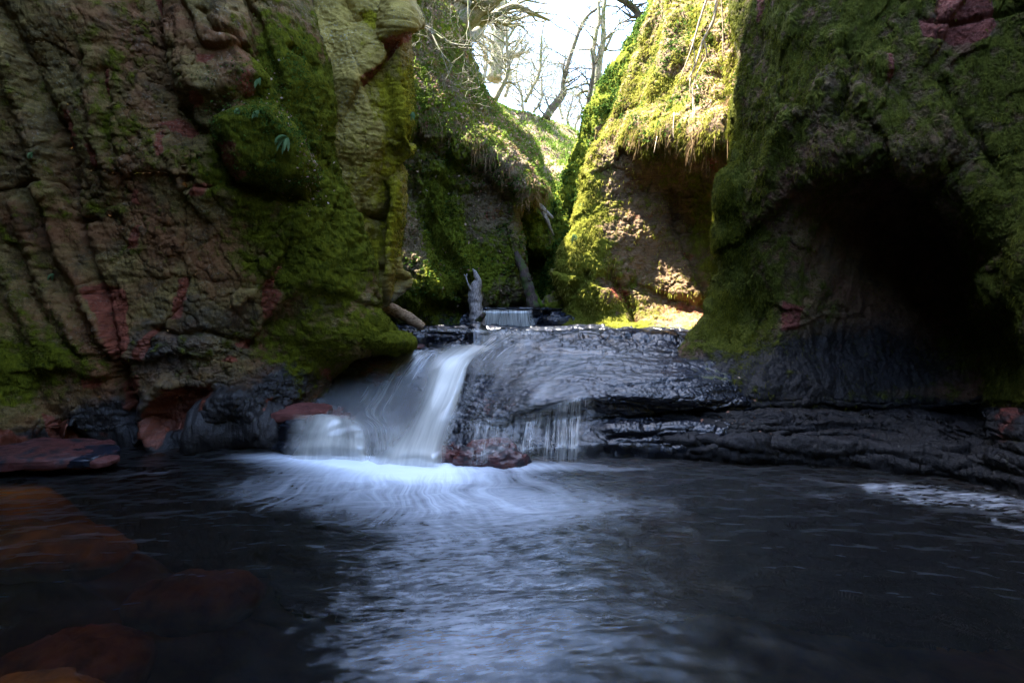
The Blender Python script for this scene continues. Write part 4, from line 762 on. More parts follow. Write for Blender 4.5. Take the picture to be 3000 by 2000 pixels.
# ------------------------------------------------------------------ falling water, laid just proud of the rock
def depth_map(parts, off=3):
    W, Hh = 3000 // off, 2000 // off; b = np.full((Hh + 1, W + 1), 99., np.float32)
    for p_ in parts:
        X, Y = proj(p_.p); i = (X / off).astype(int); j = (Y / off).astype(int); k = (i >= 0) & (i < W) & (j >= 0) & (j < Hh) & (p_.p[:, 1] > .5)
        np.minimum.at(b, (j[k], i[k]), p_.p[k, 1])
    for _ in range(3):
        e = b.copy()
        for a, c in ((1, 0), (-1, 0), (0, 1), (0, -1)): e = np.minimum(e, np.roll(b, (a, c), (0, 1)))
        b = np.where(b > 90, e, b)
    return b
GB = depth_map([G]); GBm = GB.copy()
for _ in range(3):
    e = GBm.copy()
    for a, c in ((1, 0), (-1, 0), (0, 1), (0, -1)): e = np.minimum(e, np.roll(GBm, (a, c), (0, 1)))
    GBm = e
def look(B, X, Y):
    x_ = np.clip(X / 3, 0, B.shape[1] - 2); y_ = np.clip(Y / 3, 0, B.shape[0] - 2); i = x_.astype(int); j = y_.astype(int); a = x_ - i; b = y_ - j
    return (B[j, i] * (1 - a) + B[j, i + 1] * a) * (1 - b) + (B[j + 1, i] * (1 - a) + B[j + 1, i + 1] * a) * b
def veil(name, rows, nv, nu, mat, parent, off=0.05, us=1.0, depth=None, it=12):
    """rows run down the flow, each a list of (photo x, photo y, density)"""
    c = np.array(rows, float); tv = np.linspace(0, c.shape[0] - 1, nv); tu = np.linspace(0, c.shape[1] - 1, nu)
    g = crom(crom(c, tv, 0), tu, 1); X, Y, D = g[..., 0], g[..., 1], np.clip(g[..., 2], 0, 2)
    dd = look(GBm, X, Y) if depth is None else np.interp(Y, depth[0], depth[1]); 
    for _ in range(it):   # falling water bridges small hollows
        q_ = np.pad(dd, 1, mode='edge'); dd = np.minimum(dd, (q_[:-2, 1:-1] + q_[2:, 1:-1] + q_[1:-1, :-2] + q_[1:-1, 2:] ) / 4) * .5 + .5 * (q_[:-2, 1:-1] + q_[2:, 1:-1] + q_[1:-1, :-2] + q_[1:-1, 2:]) / 4
    dd = dd - off * (0.4 + np.minimum(D, 1))
    p_ = np.stack([(X - 1500) / F * dd, dd, H - (Y - HY) / F * dd], -1).reshape(-1, 3)
    wid = np.linalg.norm(np.diff(p_.reshape(nv, nu, 3), axis=1), axis=2).sum(1).mean() * us
    U_, V_ = np.meshgrid(np.linspace(0, wid, nu), np.linspace(0, 2, nv)); 
    return mesh_np(name, p_, grid_faces(nv, nu), mat, attrs={'dens': D.ravel()}, uv=np.stack([U_.ravel() + len(name) * .37, V_.ravel()], 1), parent=parent)
V_MAIN = veil_mat('white_water', col=(.90, .88, .79), su=.45, thr=.05); V_THIN = veil_mat('thin_water', su=1.0, thr=.30); V_SHEET = veil_mat('sheet_water', su=.8, thr=.40); V_DRIP = veil_mat('drip_water', su=1.6, thr=.40)
V_UP = veil_mat('curtain_water', col=(.90, .88, .80), su=2.2, thr=.30)
fall = empty('waterfall', P(1230, 1340, 6.2), 'broad silky white waterfall sliding over the black rock shelf into the pool', 'waterfall'); FO = fall.location.copy()
def fit(o):
    o.location = -FO; return o
fit(veil('main_chute', [[(1300, 1006, 0), (1350, 1008, .25), (1390, 1010, .45), (1430, 1012, .4), (1470, 1012, .1)], [(1270, 1026, 0), (1320, 1028, .5), (1360, 1032, .9), (1388, 1036, .6), (1410, 1038, 0)],
    [(1245, 1062, 0), (1285, 1058, .7), (1325, 1056, 1.2), (1358, 1062, 1.2), (1378, 1070, 0)], [(1222, 1105, 0), (1255, 1100, .4), (1300, 1100, 1.3), (1340, 1102, 1.2), (1366, 1108, 0)],
    [(1196, 1160, 0), (1232, 1160, .28), (1276, 1160, 1.1), (1322, 1160, 1.1), (1352, 1165, 0)], [(1165, 1215, 0), (1205, 1215, .22), (1250, 1216, .9), (1300, 1215, .9), (1342, 1215, 0)],
    [(1120, 1270, 0), (1170, 1268, .3), (1230, 1268, .9), (1285, 1265, .8), (1332, 1262, 0)], [(1070, 1320, 0), (1140, 1318, .55), (1210, 1318, 1.1), (1270, 1318, .9), (1312, 1318, 0)], [(1040, 1362, 0), (1120, 1366, 1.1), (1200, 1368, 1.3), (1265, 1366, 1.1), (1305, 1360, 0)]], 160, 110, V_MAIN, fall, .12, it=140))
fit(veil('side_veil', [[(1010, 1030, 0), (1090, 1026, .15), (1180, 1024, .3), (1260, 1024, .35), (1330, 1026, 0)], [(1000, 1052, 0), (1070, 1046, .2), (1150, 1044, .45), (1230, 1046, .6), (1300, 1050, 0)],
    [(950, 1110, 0), (1030, 1100, .2), (1110, 1098, .22), (1190, 1100, .5), (1270, 1104, 0)], [(900, 1160, 0), (990, 1155, .35), (1080, 1152, .4), (1160, 1155, .45), (1240, 1160, 0)], [(860, 1205, 0), (960, 1205, .25), (1050, 1205, .35), (1130, 1215, .5), (1215, 1220, 0)],
    [(1010, 1250, 0), (1050, 1245, .3), (1100, 1245, .5), (1150, 1255, .6), (1200, 1260, 0)], [(1040, 1300, 0), (1070, 1300, .35), (1110, 1300, .55), (1150, 1300, .6), (1190, 1300, 0)], [(1040, 1362, .1), (1070, 1362, .6), (1110, 1364, .8), (1150, 1364, .9), (1190, 1364, .2)]], 150, 130, V_THIN, fall, .07, it=60))
fit(veil('low_cascade', [[(850, 1208, 0), (900, 1208, .2), (950, 1212, .4), (1000, 1216, .3), (1040, 1222, .2), (1080, 1235, 0)], [(842, 1228, 0), (900, 1224, .35), (960, 1224, .9), (1005, 1232, .6), (1050, 1248, .45), (1085, 1255, 0)],
    [(838, 1265, 0), (890, 1262, .45), (945, 1262, 1.0), (1000, 1268, .75), (1050, 1272, .8), (1082, 1278, 0)], [(832, 1305, 0), (882, 1305, .5), (936, 1305, .95), (1000, 1308, .8), (1050, 1310, .9), (1082, 1312, 0)], [(826, 1352, .2), (876, 1356, .9), (930, 1360, 1.2), (1000, 1362, 1.2), (1050, 1362, 1.2), (1090, 1362, .3)]], 110, 120, V_MAIN, fall, .10, it=60))
fit(veil('feeding_stream', [[(1420, 976, 0), (1480, 972, .2), (1560, 970, .2), (1660, 972, .1), (1760, 976, 0)], [(1400, 985, .2), (1460, 984, .5), (1530, 984, .35), (1610, 986, .15), (1700, 990, 0)], [(1390, 1000, .3), (1440, 1000, .6), (1500, 1000, .45), (1570, 1003, .2), (1650, 1008, 0)],
    [(1360, 1022, .2), (1410, 1022, .6), (1460, 1022, .5), (1520, 1026, .3), (1590, 1034, 0)], [(1350, 1048, 0), (1385, 1050, .3), (1430, 1052, .4), (1480, 1056, .3), (1540, 1062, 0)], [(1345, 1090, 0), (1368, 1094, .1), (1400, 1096, .3), (1445, 1100, .2), (1500, 1110, 0)]], 120, 110, V_THIN, fall, .04))
fit(veil('shelf_stream', [[(1080, 962, 0), (1180, 962, .2), (1320, 962, .3), (1450, 964, .4), (1560, 966, .3)], [(1090, 966, 0), (1190, 966, .2), (1330, 967, .4), (1460, 970, .5), (1570, 972, .4)], [(1200, 972, 0), (1260, 972, .1), (1370, 974, .3), (1470, 978, .5), (1580, 980, .4)]], 40, 120, V_THIN, fall, .03))
fit(veil('sheet_flow', [[(1400, 1030, 0.00), (1520, 1026, 0.20), (1660, 1020, 0.20), (1820, 1018, 0.20), (1980, 1020, 0)], [(1385, 1070, 0.08), (1500, 1064, 0.28), (1640, 1060, 0.23), (1800, 1060, 0.17), (1960, 1070, 0)],
    [(1370, 1120, 0.15), (1470, 1112, 0.31), (1600, 1104, 0.23), (1760, 1104, 0.13), (1920, 1120, 0)], [(1355, 1165, 0.20), (1440, 1158, 0.31), (1560, 1145, 0.28), (1710, 1140, 0.10), (1880, 1150, 0)], [(1345, 1200, 0.15), (1420, 1205, 0.23), (1520, 1200, 0.28), (1650, 1170, 0.15), (1820, 1162, 0)], [(1320, 1250, 0.15), (1390, 1250, 0.23), (1480, 1238, 0.23), (1620, 1200, 0.15), (1800, 1170, 0)]], 130, 200, V_SHEET, fall, .025, 0.48))
top = [(1370, 1246), (1420, 1238), (1480, 1238), (1540, 1226), (1600, 1206), (1640, 1192), (1690, 1176), (1740, 1170), (1800, 1166)]
dn = [.0, .7, .45, .7, .6, .95, 1.05, .2, 0]
fit(veil('drip_curtain', [[(a, b - 14, d_ * .3) for (a, b), d_ in zip(top, dn)], [(a, b + 4, d_) for (a, b), d_ in zip(top, dn)], [(a - 4, b + 40, d_ * .8) for (a, b), d_ in zip(top, dn)], [(a - 8, (b + 1345) / 2 + 14, d_ * .75) for (a, b), d_ in zip(top, dn)], [(a - 12, 1350, d_ * .9) for (a, b), d_ in zip(top, dn)], [(a - 14, 1366, d_ * .8) for (a, b), d_ in zip(top, dn)]], 100, 260, V_DRIP, fall, .07))

upf = empty('waterfall', P(1480, 957, 12), 'small distant curtain waterfall between the grey stump and the mossy wall', 'waterfall')
cur = veil('water_curtain', [[(1405, 901, .6), (1440, 901, .7), (1490, 902, .7), (1540, 903, .8), (1600, 904, .3)], [(1408, 905, .8), (1440, 905, .9), (1490, 906, .9), (1530, 906, 1.1), (1562, 907, .3)], [(1402, 925, .7), (1438, 925, 1.0), (1490, 926, .9), (1530, 926, 1.2), (1562, 927, .25)],
    [(1398, 945, .7), (1436, 945, .9), (1490, 946, .9), (1532, 946, 1.1), (1568, 947, .4)], [(1392, 962, .6), (1436, 962, .8), (1490, 962, .8), (1535, 962, .9), (1575, 962, .4)]], 40, 160, V_UP, upf, .0, 1.3, depth=([895, 903, 910, 965], [12.6, 12.0, 11.78, 11.72]))
cur.location = -upf.location
# water lying on the upper step and the shelf
def pond(name, pts, z, label):
    import mathutils
    v = np.array([[x_, y_, z] for x_, y_ in pts]); n_ = 40; c = v.mean(0)
    V = [c] ; 
    bd = []
    q_ = np.concatenate([v, v[:1]])
    for a, b in zip(q_[:-1], q_[1:]):
        for t_ in np.linspace(0, 1, 12, endpoint=False): bd.append(a + (b - a) * t_)
    bd = np.array(bd); V = np.concatenate([c + (bd - c) * s_ for s_ in (.25, .5, .75, 1)]); m_ = len(bd); f = []
    for k in range(3):
        for i in range(m_): f.append((k * m_ + i, k * m_ + (i + 1) % m_, (k + 1) * m_ + (i + 1) % m_, (k + 1) * m_ + i))
    V[:, 2] += .012 * fbm(V.astype(np.float32), (3, 3, 1), 3)
    return tag(mesh_np(name, V, np.array(f), M_STREAM), label, 'water', kind='structure')
ms = NT('stream_water'); wv = ms.noise(ms.scale(ms.pos(), 1, .5, 1), 9, 5, .6, .8)
M_STREAM = ms.end(ms.bsdf(ms.mix(ms.mapr(wv, .45, .7), (0.01, 0.011, 0.013), (0.06, 0.065, 0.075)), .22, wv, .02, .3, .5))
zu = H - 23 / F * 12.1
pond('upper_stream', [((1330 - 1500) / F * 12.6, 12.7), ((1405 - 1500) / F * 12, 12.02), ((1560 - 1500) / F * 12, 12.0), ((1600 - 1500) / F * 12, 12.02), (1.4, 13.5), (1.6, 15.5), (-.1, 15.5)], zu, 'still water on top of the far upper step')
zs_ = H - 77 / F * 11.9
pond('shelf_water', [(-3.6, 12.1), (-2.9, 10.6), (-1.2, 10.35), (.4, 10.2), (1.6, 10.1), (2.0, 11.2), (1.1, 12.1)], zs_ + .0, 'shallow water running across the rock shelf')

# ================================================================== ROCKS
def boulder(name, c, size, mat, label, rz=0, seed=0, sq=.5, mask=(.1, .2, .6, 0), n=90, tilt=0, rg=1.0):
    ph, t = np.meshgrid(np.linspace(0, 2 * math.pi, n), np.linspace(0, math.pi, n // 2)); 
    f_ = lambda a: np.sign(a) * np.abs(a) ** sq
    v = np.stack([f_(np.cos(ph)) * f_(np.sin(t)), f_(np.sin(ph)) * f_(np.sin(t)), f_(np.cos(t))], -1).reshape(-1, 3).astype(np.float32)
    nrm = unit(v); q_ = v * np.array(size, np.float32); w_ = q_ * 1.0 + seed * 3.7; s_ = max(size)
    hh_, ee = cells(w_, 1.1 / s_, seed); q_ = q_ + rg * nrm * (min(.35 * s_, .8 * min(size)) * (.5 * hh_ + .45 * fbm(w_, 2.2 / s_, 5, .6) + .12 * ridged(w_ , (4 / s_, 4 / s_, 14 / s_), 3)))[:, None]
    ca, sa = math.cos(tilt), math.sin(tilt); q_[:, [0, 2]] = np.stack([ca * q_[:, 0] + sa * q_[:, 2], -sa * q_[:, 0] + ca * q_[:, 2]], 1)
    ca, sa = math.cos(rz), math.sin(rz); q_[:, [0, 1]] = np.stack([ca * q_[:, 0] - sa * q_[:, 1], sa * q_[:, 0] + ca * q_[:, 1]], 1)
    o = mesh_np(name, q_, grid_faces(n // 2, n, True), mat, attrs={'mask': np.tile(np.array(mask, np.float32), (len(q_), 1))}); o.location = c
    return tag(o, label, 'rock')
boulder('boulder', P(1228, 1000, 9.45), (.13, .16, .16), M_FALL, 'small dark upright block standing on the ledge below the fallen log', .2, 1, .45, (-.5, .1, 1, 0))
boulder('boulder', P(1392, 1002, 9.75), (.19, .2, .15), M_FALL, 'rounded wet black boulder splitting the stream above the main chute', .5, 2, .8, (-.5, .1, 1, 0))
boulder('boulder', P(1140, 1017, 9.1), (.62, .35, .07), M_FALL, 'flat reddish slab at the foot of the left cliff above the fall', .1, 3, .5, (-.3, .6, .6, 0), tilt=.02)
boulder('boulder', P(1700, 990, 9.5), (.55, .3, .08), M_FALL, 'low black slab lying right of the stream under the sunlit cliff', -.1, 4, .5, (-.5, .1, 1, 0))
boulder('boulder', P(1830, 984, 9.35), (.45, .28, .06), M_FALL, 'thin brown edged slab on the shelf beneath the sunlit cliff', .2, 5, .5, (-.4, .5, .7, 0))
boulder('boulder', P(1632, 898, 12.6), (.50, .45, .30), M_MID, 'green mossy boulder at the right end of the far upper fall', .3, 6, .8, (.55, .1, .35, 0), tilt=-.45)
boulder('boulder', P(1635, 942, 11.9), (.42, .4, .16), M_FALL, 'wet grey ledge rock below the green mossy boulder', .3, 16, .6, (-.2, .1, .9, 0))
boulder('boulder', P(872, 1208, 7.0), (.42, .32, .08), M_FALL, 'rust red flat rock at the left end of the low cascade', .1, 7, .5, (-.5, 1.0, .2, 0))
boulder('boulder', P(90, 1330, 5.9), (.80, .45, .08), M_FALL, 'wide layered red ledge at the pool edge on the far left', .08, 8, .45, (-.5, .6, .6, 0))
boulder('boulder', P(190, 1338, 5.85), (.52, .28, .07), M_FALL, 'grey topped slab resting in front of the red ledge', -.05, 9, .45, (-.5, .3, .9, 0))
boulder('boulder', P(245, 1352, 5.75), (.34, .14, .045), M_FALL, 'low broken red stone barely breaking the pool surface', .1, 10, .5, (-.5, .9, .4, 0))
boulder('boulder', P(1440, 1342, 6.05), (.42, .24, .13), M_FALL, 'reddish layered mound between the chute and the drip curtain', 0, 13, .8, (-.5, .5, .65, 0))
boulder('boulder', P(1440, 906, 12.5), (.14, .2, .05), M_FALL, 'little black stone on the lip of the far upper fall', .4, 15, .7, (-.3, 0, 1, 0))

bm2 = NT('silted_stone'); n2_ = bm2.noise(bm2.pos(), 4, 8, .6); bmat2 = bm2.end(bm2.bsdf(bm2.mix(bm2.mapr(n2_, .35, .65), (0.05, 0.026, 0.01), (0.26, 0.14, 0.035)), .8, n2_))
def sunk(c, size, label, seed, rz=0):
    o = boulder('boulder', c, size, M_FALL, label, rz, seed, .95, rg=.35); o.data.materials.clear(); o.data.materials.append(bmat2); return o
sunk((-2.62, 2.72, -.42), (.42, .34, .26), 'amber stone under the water in the near left corner of the pool', 31)
sunk((-3.15, 3.65, -.80), (.50, .36, .28), 'sunken rusty boulder behind the near amber stone', 32, .4)
sunk((-4.3, 4.75, -.42), (.8, .36, .2), 'long brown slab lying under shallow water off the red ledge', 33, -.1)
sunk((-1.9, 3.0, -1.0), (.35, .3, .25), 'deep dim stone right of the near amber stone', 34, .2)
sunk((-2.9, 4.7, -.85), (.6, .3, .22), 'sunken brown slab right of the long one', 35, .1)
# ================================================================== DEAD WOOD
M_GREYLOG = bark_mat('grey_wood', (0.10, 0.085, 0.08), (0.42, 0.37, 0.35), rough=.75, sc_=(1, 1, .2)); M_DARKLOG = bark_mat('dark_wood', (0.02, 0.014, 0.012), (0.085, 0.058, 0.05), (0.04, 0.06, 0.012)); M_TANLOG = bark_mat('tan_wood', (0.13, 0.075, 0.04), (0.42, 0.28, 0.17), sc_=(.3, .3, 1))
stump = empty('stump', P(1392, 950, 11.7), 'pale grey broken stump standing at the left end of the far fall', 'stump'); so_ = tuple(stump.location)
tubes_obj('trunk', [tube([P(1404, 962, 11.6), P(1396, 930, 11.65), P(1393, 895, 11.7), P(1393, 860, 11.7), P(1397, 832, 11.7), P(1399, 818, 11.75)], [.16, .17, .165, .15, .125, .05], 20, 8, .25, seed=1)], M_GREYLOG, stump, so_)
tubes_obj('splinter', [tube([P(1398, 840, 11.68), P(1400, 820, 11.66), P(1393, 800, 11.66), P(1384, 787, 11.68)], [.10, .075, .045, .012], 12, 6, .35, seed=2)], M_GREYLOG, stump, so_)
tubes_obj('twig', [tube([P(1380, 850, 11.6), P(1373, 835, 11.58), P(1366, 815, 11.58), P(1368, 802, 11.6)], [.028, .022, .018, .01], 7, 4, .2), tube([P(1367, 812, 11.58), P(1361, 806, 11.58), P(1359, 803, 11.58)], [.014, .012, .008], 6, 3)], M_GREYLOG, stump, so_)
tubes_obj('broken_limb', [tube([P(1402, 940, 11.5), P(1410, 930, 11.42), P(1418, 921, 11.38), P(1416, 914, 11.38)], [.08, .06, .05, .02], 9, 5, .3, seed=4)], M_DARKLOG, stump, so_)
log = empty('log', P(1185, 925, 9.9), 'pale stripped log lying aslant beside the yellow fin', 'log'); lo = tuple(log.location)
tubes_obj('log_trunk', [tube([P(1090, 878, 9.6), P(1132, 898, 9.7), P(1170, 916, 9.8), P(1205, 936, 9.9), P(1238, 958, 10.0)], [.11, .115, .11, .10, .085], 18, 8, .18, seed=5)], M_TANLOG, log, lo)
tag(log.children[0] if log.children else log)
lg = empty('log', P(1562, 900, 12.2), 'dark rotten log leaning against the shaded wall above the far fall', 'log'); lo = tuple(lg.location)
tubes_obj('log_trunk', [tube([P(1512, 738, 12.3), P(1524, 770, 12.25), P(1538, 810, 12.2), P(1550, 850, 12.2), P(1564, 905, 12.15)], [.06, .10, .125, .135, .15], 18, 8, .3, seed=6)], M_DARKLOG, lg, lo)
tubes_obj('branch_stub', [tube([P(1542, 814, 12.15), P(1552, 821, 12.1), P(1560, 815, 12.08)], [.03, .025, .01], 7, 4, .2)], M_DARKLOG, lg, lo)
tubes_obj('mossy_limb', [tube([P(1549, 835, 12.2), P(1566, 862, 12.2), P(1588, 900, 12.15)], [.05, .06, .06], 9, 5, .3, seed=8)], leaf_mat('moss_coat', (.05, .08, .01), (.12, .16, .02), 0), lg, lo)
lg = empty('log', P(1595, 620, 14.3), 'weathered grey root running down the slope above the mossy outcrop', 'root'); lg.name = 'root'; lo = tuple(lg.location)
tubes_obj('root_stem', [tube([P(1552, 558, 14.6), P(1570, 590, 14.2), P(1590, 612, 14.1), P(1620, 640, 14.2)], [.08, .07, .08, .04], 9, 6, .3, seed=9), tube([P(1575, 592, 14.2), P(1600, 640, 14.1), P(1622, 690, 14.3)], [.05, .06, .03], 8, 5, .3, seed=10)], M_GREYLOG, lg, lo)

# roots hanging over the sunlit cliff
M_ROOT = bark_mat('pale_root', (0.28, 0.2, 0.12), (0.55, 0.44, 0.3)); rr_ = random.Random(4)
def root_group(paths, label):
    e = empty('hanging_root', P(*paths[0][0][0]), label, 'root', 'roots hanging over the sunlit cliff'); o_ = tuple(e.location)
    for pts, r0 in paths:
        tubes_obj('root_strand', [tube([P(*p_) for p_ in pts], np.linspace(r0, r0 * .35, len(pts)), 7, 5, .25, seed=rr_.random() * 9)], M_ROOT, e, o_)
root_group([([(2105, -30, 9.6), (2090, 60, 9.6), (2060, 120, 9.7), (2045, 170, 9.7), (2030, 210, 9.8), (2010, 240, 9.9)], .035), ([(2062, 118, 9.7), (2070, 160, 9.7), (2050, 200, 9.75), (2030, 260, 9.8), (2035, 320, 9.7), (2028, 380, 9.6)], .018)], 'thickest pale root forking down the middle of the sunlit cliff')
root_group([([(2080, -30, 9.6), (2050, 60, 9.7), (2030, 130, 9.75), (2005, 200, 9.8), (1990, 240, 9.9)], .022), ([(2030, 130, 9.75), (2035, 180, 9.75), (2020, 260, 9.75), (2040, 340, 9.7), (2066, 420, 9.5)], .011)], 'slender pale root left of the thickest one')
root_group([([(2112, -20, 9.5), (2118, 80, 9.5), (2116, 180, 9.5)], .014)], 'single straight root hanging near the dark cliff edge')
root_group([([(2020, 230, 9.8), (2030, 300, 9.7), (2028, 360, 9.55), (2026, 418, 9.45)], .010), ([(2040, 250, 9.75), (2080, 320, 9.7), (2098, 355, 9.6)], .010)], 'thin root ends dangling below the sunlit brow')
root_group([([(1975, 330, 9.7), (1972, 380, 9.55), (1973, 405, 9.5)], .008), ([(1925, 400, 9.7), (1915, 450, 9.6)], .008)], 'short fine rootlets at the left of the sunlit brow')

# ================================================================== TREES ABOVE THE GORGE
M_BARK = bark_mat('tree_bark', (0.10, 0.09, 0.06), (0.30, 0.27, 0.2), (0.10, 0.12, 0.03)); M_BARKD = bark_mat('dark_bark', (0.03, 0.025, 0.02), (0.10, 0.08, 0.06), (0.05, 0.07, 0.02))
def tree(label, trunk, limbs, shoots, mat=None, kind='bare_tree', d0=30, tw=1.0, seed=0):
    rnd = random.Random(seed); mat = mat or M_BARK
    pts = [P(*p_[:3]) for p_ in trunk]; e = empty(kind, pts[0], label, 'tree', 'bare trees above the gorge'); o_ = tuple(e.location)
    tubes_obj('trunk', [tube(pts, [p_[3] for p_ in trunk], 10, 6, .15, seed=seed)], mat, e, o_)
    for lm in limbs:
        q_ = [P(*p_[:3]) for p_ in lm]; L = [tube(q_, [p_[3] for p_ in lm], 8, 5, .15, seed=seed + 1)]
        for i in range(1, len(q_)):
            for _ in range(2):
                d_ = np.array(q_[i]) - np.array(q_[i - 1]); d_ = d_ / np.linalg.norm(d_) + np.array([rnd.gauss(0, .8), rnd.gauss(0, .5), rnd.gauss(.1, .7)])
                twigs(q_[i], d_, tw * rnd.uniform(.6, 1.5), lm[i][3] * .4 + .006, 2, L, 0.02, rnd)
        tubes_obj('limb', L, mat, e, o_)
    L = []
    for (i, k, ln) in shoots:
        for _ in range(k):
            a = np.array(pts[i]); b = np.array(pts[min(i + 1, len(pts) - 1)]); s_ = a + (b - a) * rnd.random()
            twigs(s_, (rnd.gauss(0, 1), rnd.gauss(0, .6), rnd.uniform(-.1, 1)), ln * rnd.uniform(.6, 1.3), trunk[i][3] * .28 + .006, 2, L, .0, rnd)
    if L: tubes_obj('twigs', L, mat, e, o_)['kind'] = 'stuff'
    return e
tree('massive mossy leaning tree overhanging the left grassy slope', [(1285, 190, 15.5, .50), (1310, 120, 15.2, .42), (1350, 70, 15.0, .34), (1400, 30, 14.8, .28), (1470, -40, 14.5, .25), (1600, -200, 14, .18)],
     [[(1300, 140, 15.3, .30), (1320, 60, 15.0, .26), (1370, -10, 14.7, .22), (1450, -120, 14.5, .18)], [(1205, 58, 12.6, .03), (1262, 92, 12.4, .035), (1320, 128, 12.4, .03), (1380, 134, 12.4, .015)], [(1262, 92, 12.4, .02), (1290, 150, 12.2, .018), (1325, 192, 12.2, .01)],
      [(1370, 60, 15, .16), (1420, 60, 15.2, .12), (1500, 20, 15.4, .10), (1560, 40, 15.6, .07), (1610, 60, 16, .03)], [(1372, -20, 12.5, .02), (1373, 60, 12.4, .02), (1382, 110, 12.4, .018), (1384, 160, 12.4, .012), (1406, 255, 12.4, .006)], [(1360, 110, 15, .2), (1395, 95, 16, .2), (1420, 60, 17, .16), (1445, 0, 17.5, .12)]],
     [(1, 4, 1.4), (2, 4, 1.6), (3, 4, 1.8)], seed=1, tw=1.0)
tree('stout ivy clad trunk standing upright behind the left slope', [(1448, 235, 27, .42), (1455, 170, 27, .36), (1462, 90, 27, .33), (1470, 0, 27, .30), (1476, -160, 27, .26)], [[(1460, 110, 27, .12), (1430, 60, 27, .09), (1405, 20, 27, .05)], [(1466, 60, 27, .1), (1500, 60, 26.5, .08), (1560, 45, 26, .06), (1600, 60, 26, .03)]], [(0, 7, 2.2), (1, 7, 2.2), (2, 5, 2)], seed=2, tw=1.8)
tree('thin crooked sapling leaning off the left slope edge', [(1447, 300, 20, .13), (1462, 270, 20, .11), (1475, 245, 20, .09), (1490, 200, 20, .07), (1484, 120, 20, .06), (1482, 0, 20, .05), (1480, -80, 20, .04)], [[(1474, 246, 20, .05), (1500, 243, 20, .04), (1530, 280, 20, .015)], [(1488, 190, 20, .04), (1520, 130, 20, .03), (1570, 60, 20, .012)], [(1484, 130, 20, .04), (1440, 100, 20, .03), (1400, 90, 20, .01)]], [(2, 6, 1.3), (3, 6, 1.5), (4, 4, 1.5)], seed=3)
tree('slender forked sapling in the middle of the sky gap', [(1538, 300, 25, .10), (1560, 255, 25, .09), (1580, 215, 25, .08), (1585, 150, 25, .06), (1588, 95, 25, .04), (1596, 60, 25, .02)], [[(1578, 215, 25, .05), (1600, 170, 25, .035), (1620, 150, 25, .015)], [(1560, 255, 25, .04), (1590, 280, 25, .03), (1640, 290, 25, .012)]], [(0, 6, 1.5), (1, 8, 1.5), (2, 7, 1.3), (3, 4, 1.0)], seed=4)
tree('snapped leaning tree whose thin stem bows towards the right', [(1600, 345, 26, .24), (1618, 318, 26, .22), (1640, 290, 26, .20), (1651, 272, 26, .17), (1650, 240, 26, .10), (1668, 175, 26, .11), (1690, 110, 26, .10), (1706, 70, 26, .09), (1732, 38, 26, .07), (1775, 18, 26, .05), (1830, 26, 26, .02)], [[(1745, 32, 26, .04), (1760, 0, 26, .04), (1768, -60, 26, .03)], [(1690, 110, 26, .03), (1720, 60, 26, .02), (1730, 20, 26, .01)]], [(0, 3, 1.4), (3, 5, 1.6), (4, 6, 1.6), (6, 3, 1.0), (8, 4, 1.0)], M_BARKD, seed=5)
tree('twin stemmed tree rising beside the green right wall', [(1738, 300, 22, .26), (1746, 260, 22, .22), (1752, 200, 22, .18), (1758, 165, 22, .15), (1768, 110, 22, .12), (1768, 40, 22, .09), (1782, -60, 22, .07)], [[(1746, 190, 22, .14), (1738, 150, 22, .12), (1748, 90, 22, .10), (1756, 60, 22, .08), (1752, 0, 22, .06)], [(1772, 150, 22, .07), (1790, 110, 22, .05), (1800, 90, 22, .03), (1804, 55, 22, .01)], [(1738, 270, 22, .07), (1710, 268, 22, .06), (1690, 280, 22, .03)]], [(0, 3, 1.2), (3, 4, 1.2), (5, 5, 1.6)], seed=6)
tree('slim tree with a dark stem left of the twin stemmed one', [(1712, 350, 21, .13), (1724, 300, 21, .11), (1734, 240, 21, .09), (1738, 190, 21, .08), (1730, 140, 21, .04)], [[(1730, 262, 21, .03), (1718, 230, 21, .03), (1714, 200, 21, .01)]], [(1, 6, 1.0), (2, 5, 1.0)], M_BARKD, seed=7)
tree('overhanging dark branches at the top of the green wall', [(1900, 110, 17, .16), (1880, 70, 17, .14), (1868, 40, 17, .12), (1840, 12, 17, .10), (1800, -10, 17, .08), (1760, -40, 17, .05)], [[(1872, 48, 17, .06), (1850, 50, 17, .05), (1820, 30, 17, .02)], [(1890, 90, 17, .06), (1860, 95, 17, .03), (1850, 120, 17, .01)]], [(0, 7, .9), (1, 8, .9), (2, 8, .9), (3, 6, .9)], M_BARKD, seed=8, tw=.7)
for i, (bx_, by_, tx, ty, dd, r0, lb) in enumerate([(1480, 285, 1500, 40, 36, .14, 'faint thin tree far behind the crooked sapling'), (1525, 330, 1520, 120, 38, .12, 'faint upright sapling at the centre of the sky gap'), (1640, 350, 1660, 190, 38, .12, 'faint sapling right of the snapped tree base'),
        (1672, 385, 1668, 240, 34, .10, 'slim pale sapling low in the notch'), (1690, 395, 1700, 260, 33, .10, 'rightmost pale sapling at the bottom of the notch'), (1420, 250, 1415, 60, 33, .15, 'pale tree just behind the leaning mossy limbs'), (1565, 330, 1610, 180, 34, .10, 'pale slanting sapling behind the slope crest')]):
    m_ = [(bx_ + (tx - bx_) * t_ + 10 * math.sin(7 * t_ + i), by_ + (ty - by_) * t_, dd, r0 * (1 - .75 * t_)) for t_ in (0, .25, .5, .75, 1)]
    tree(lb, m_, [], [(0, 7, 2.6), (1, 9, 2.6), (2, 9, 2.4), (3, 7, 2.0)], seed=20 + i, kind='sapling')

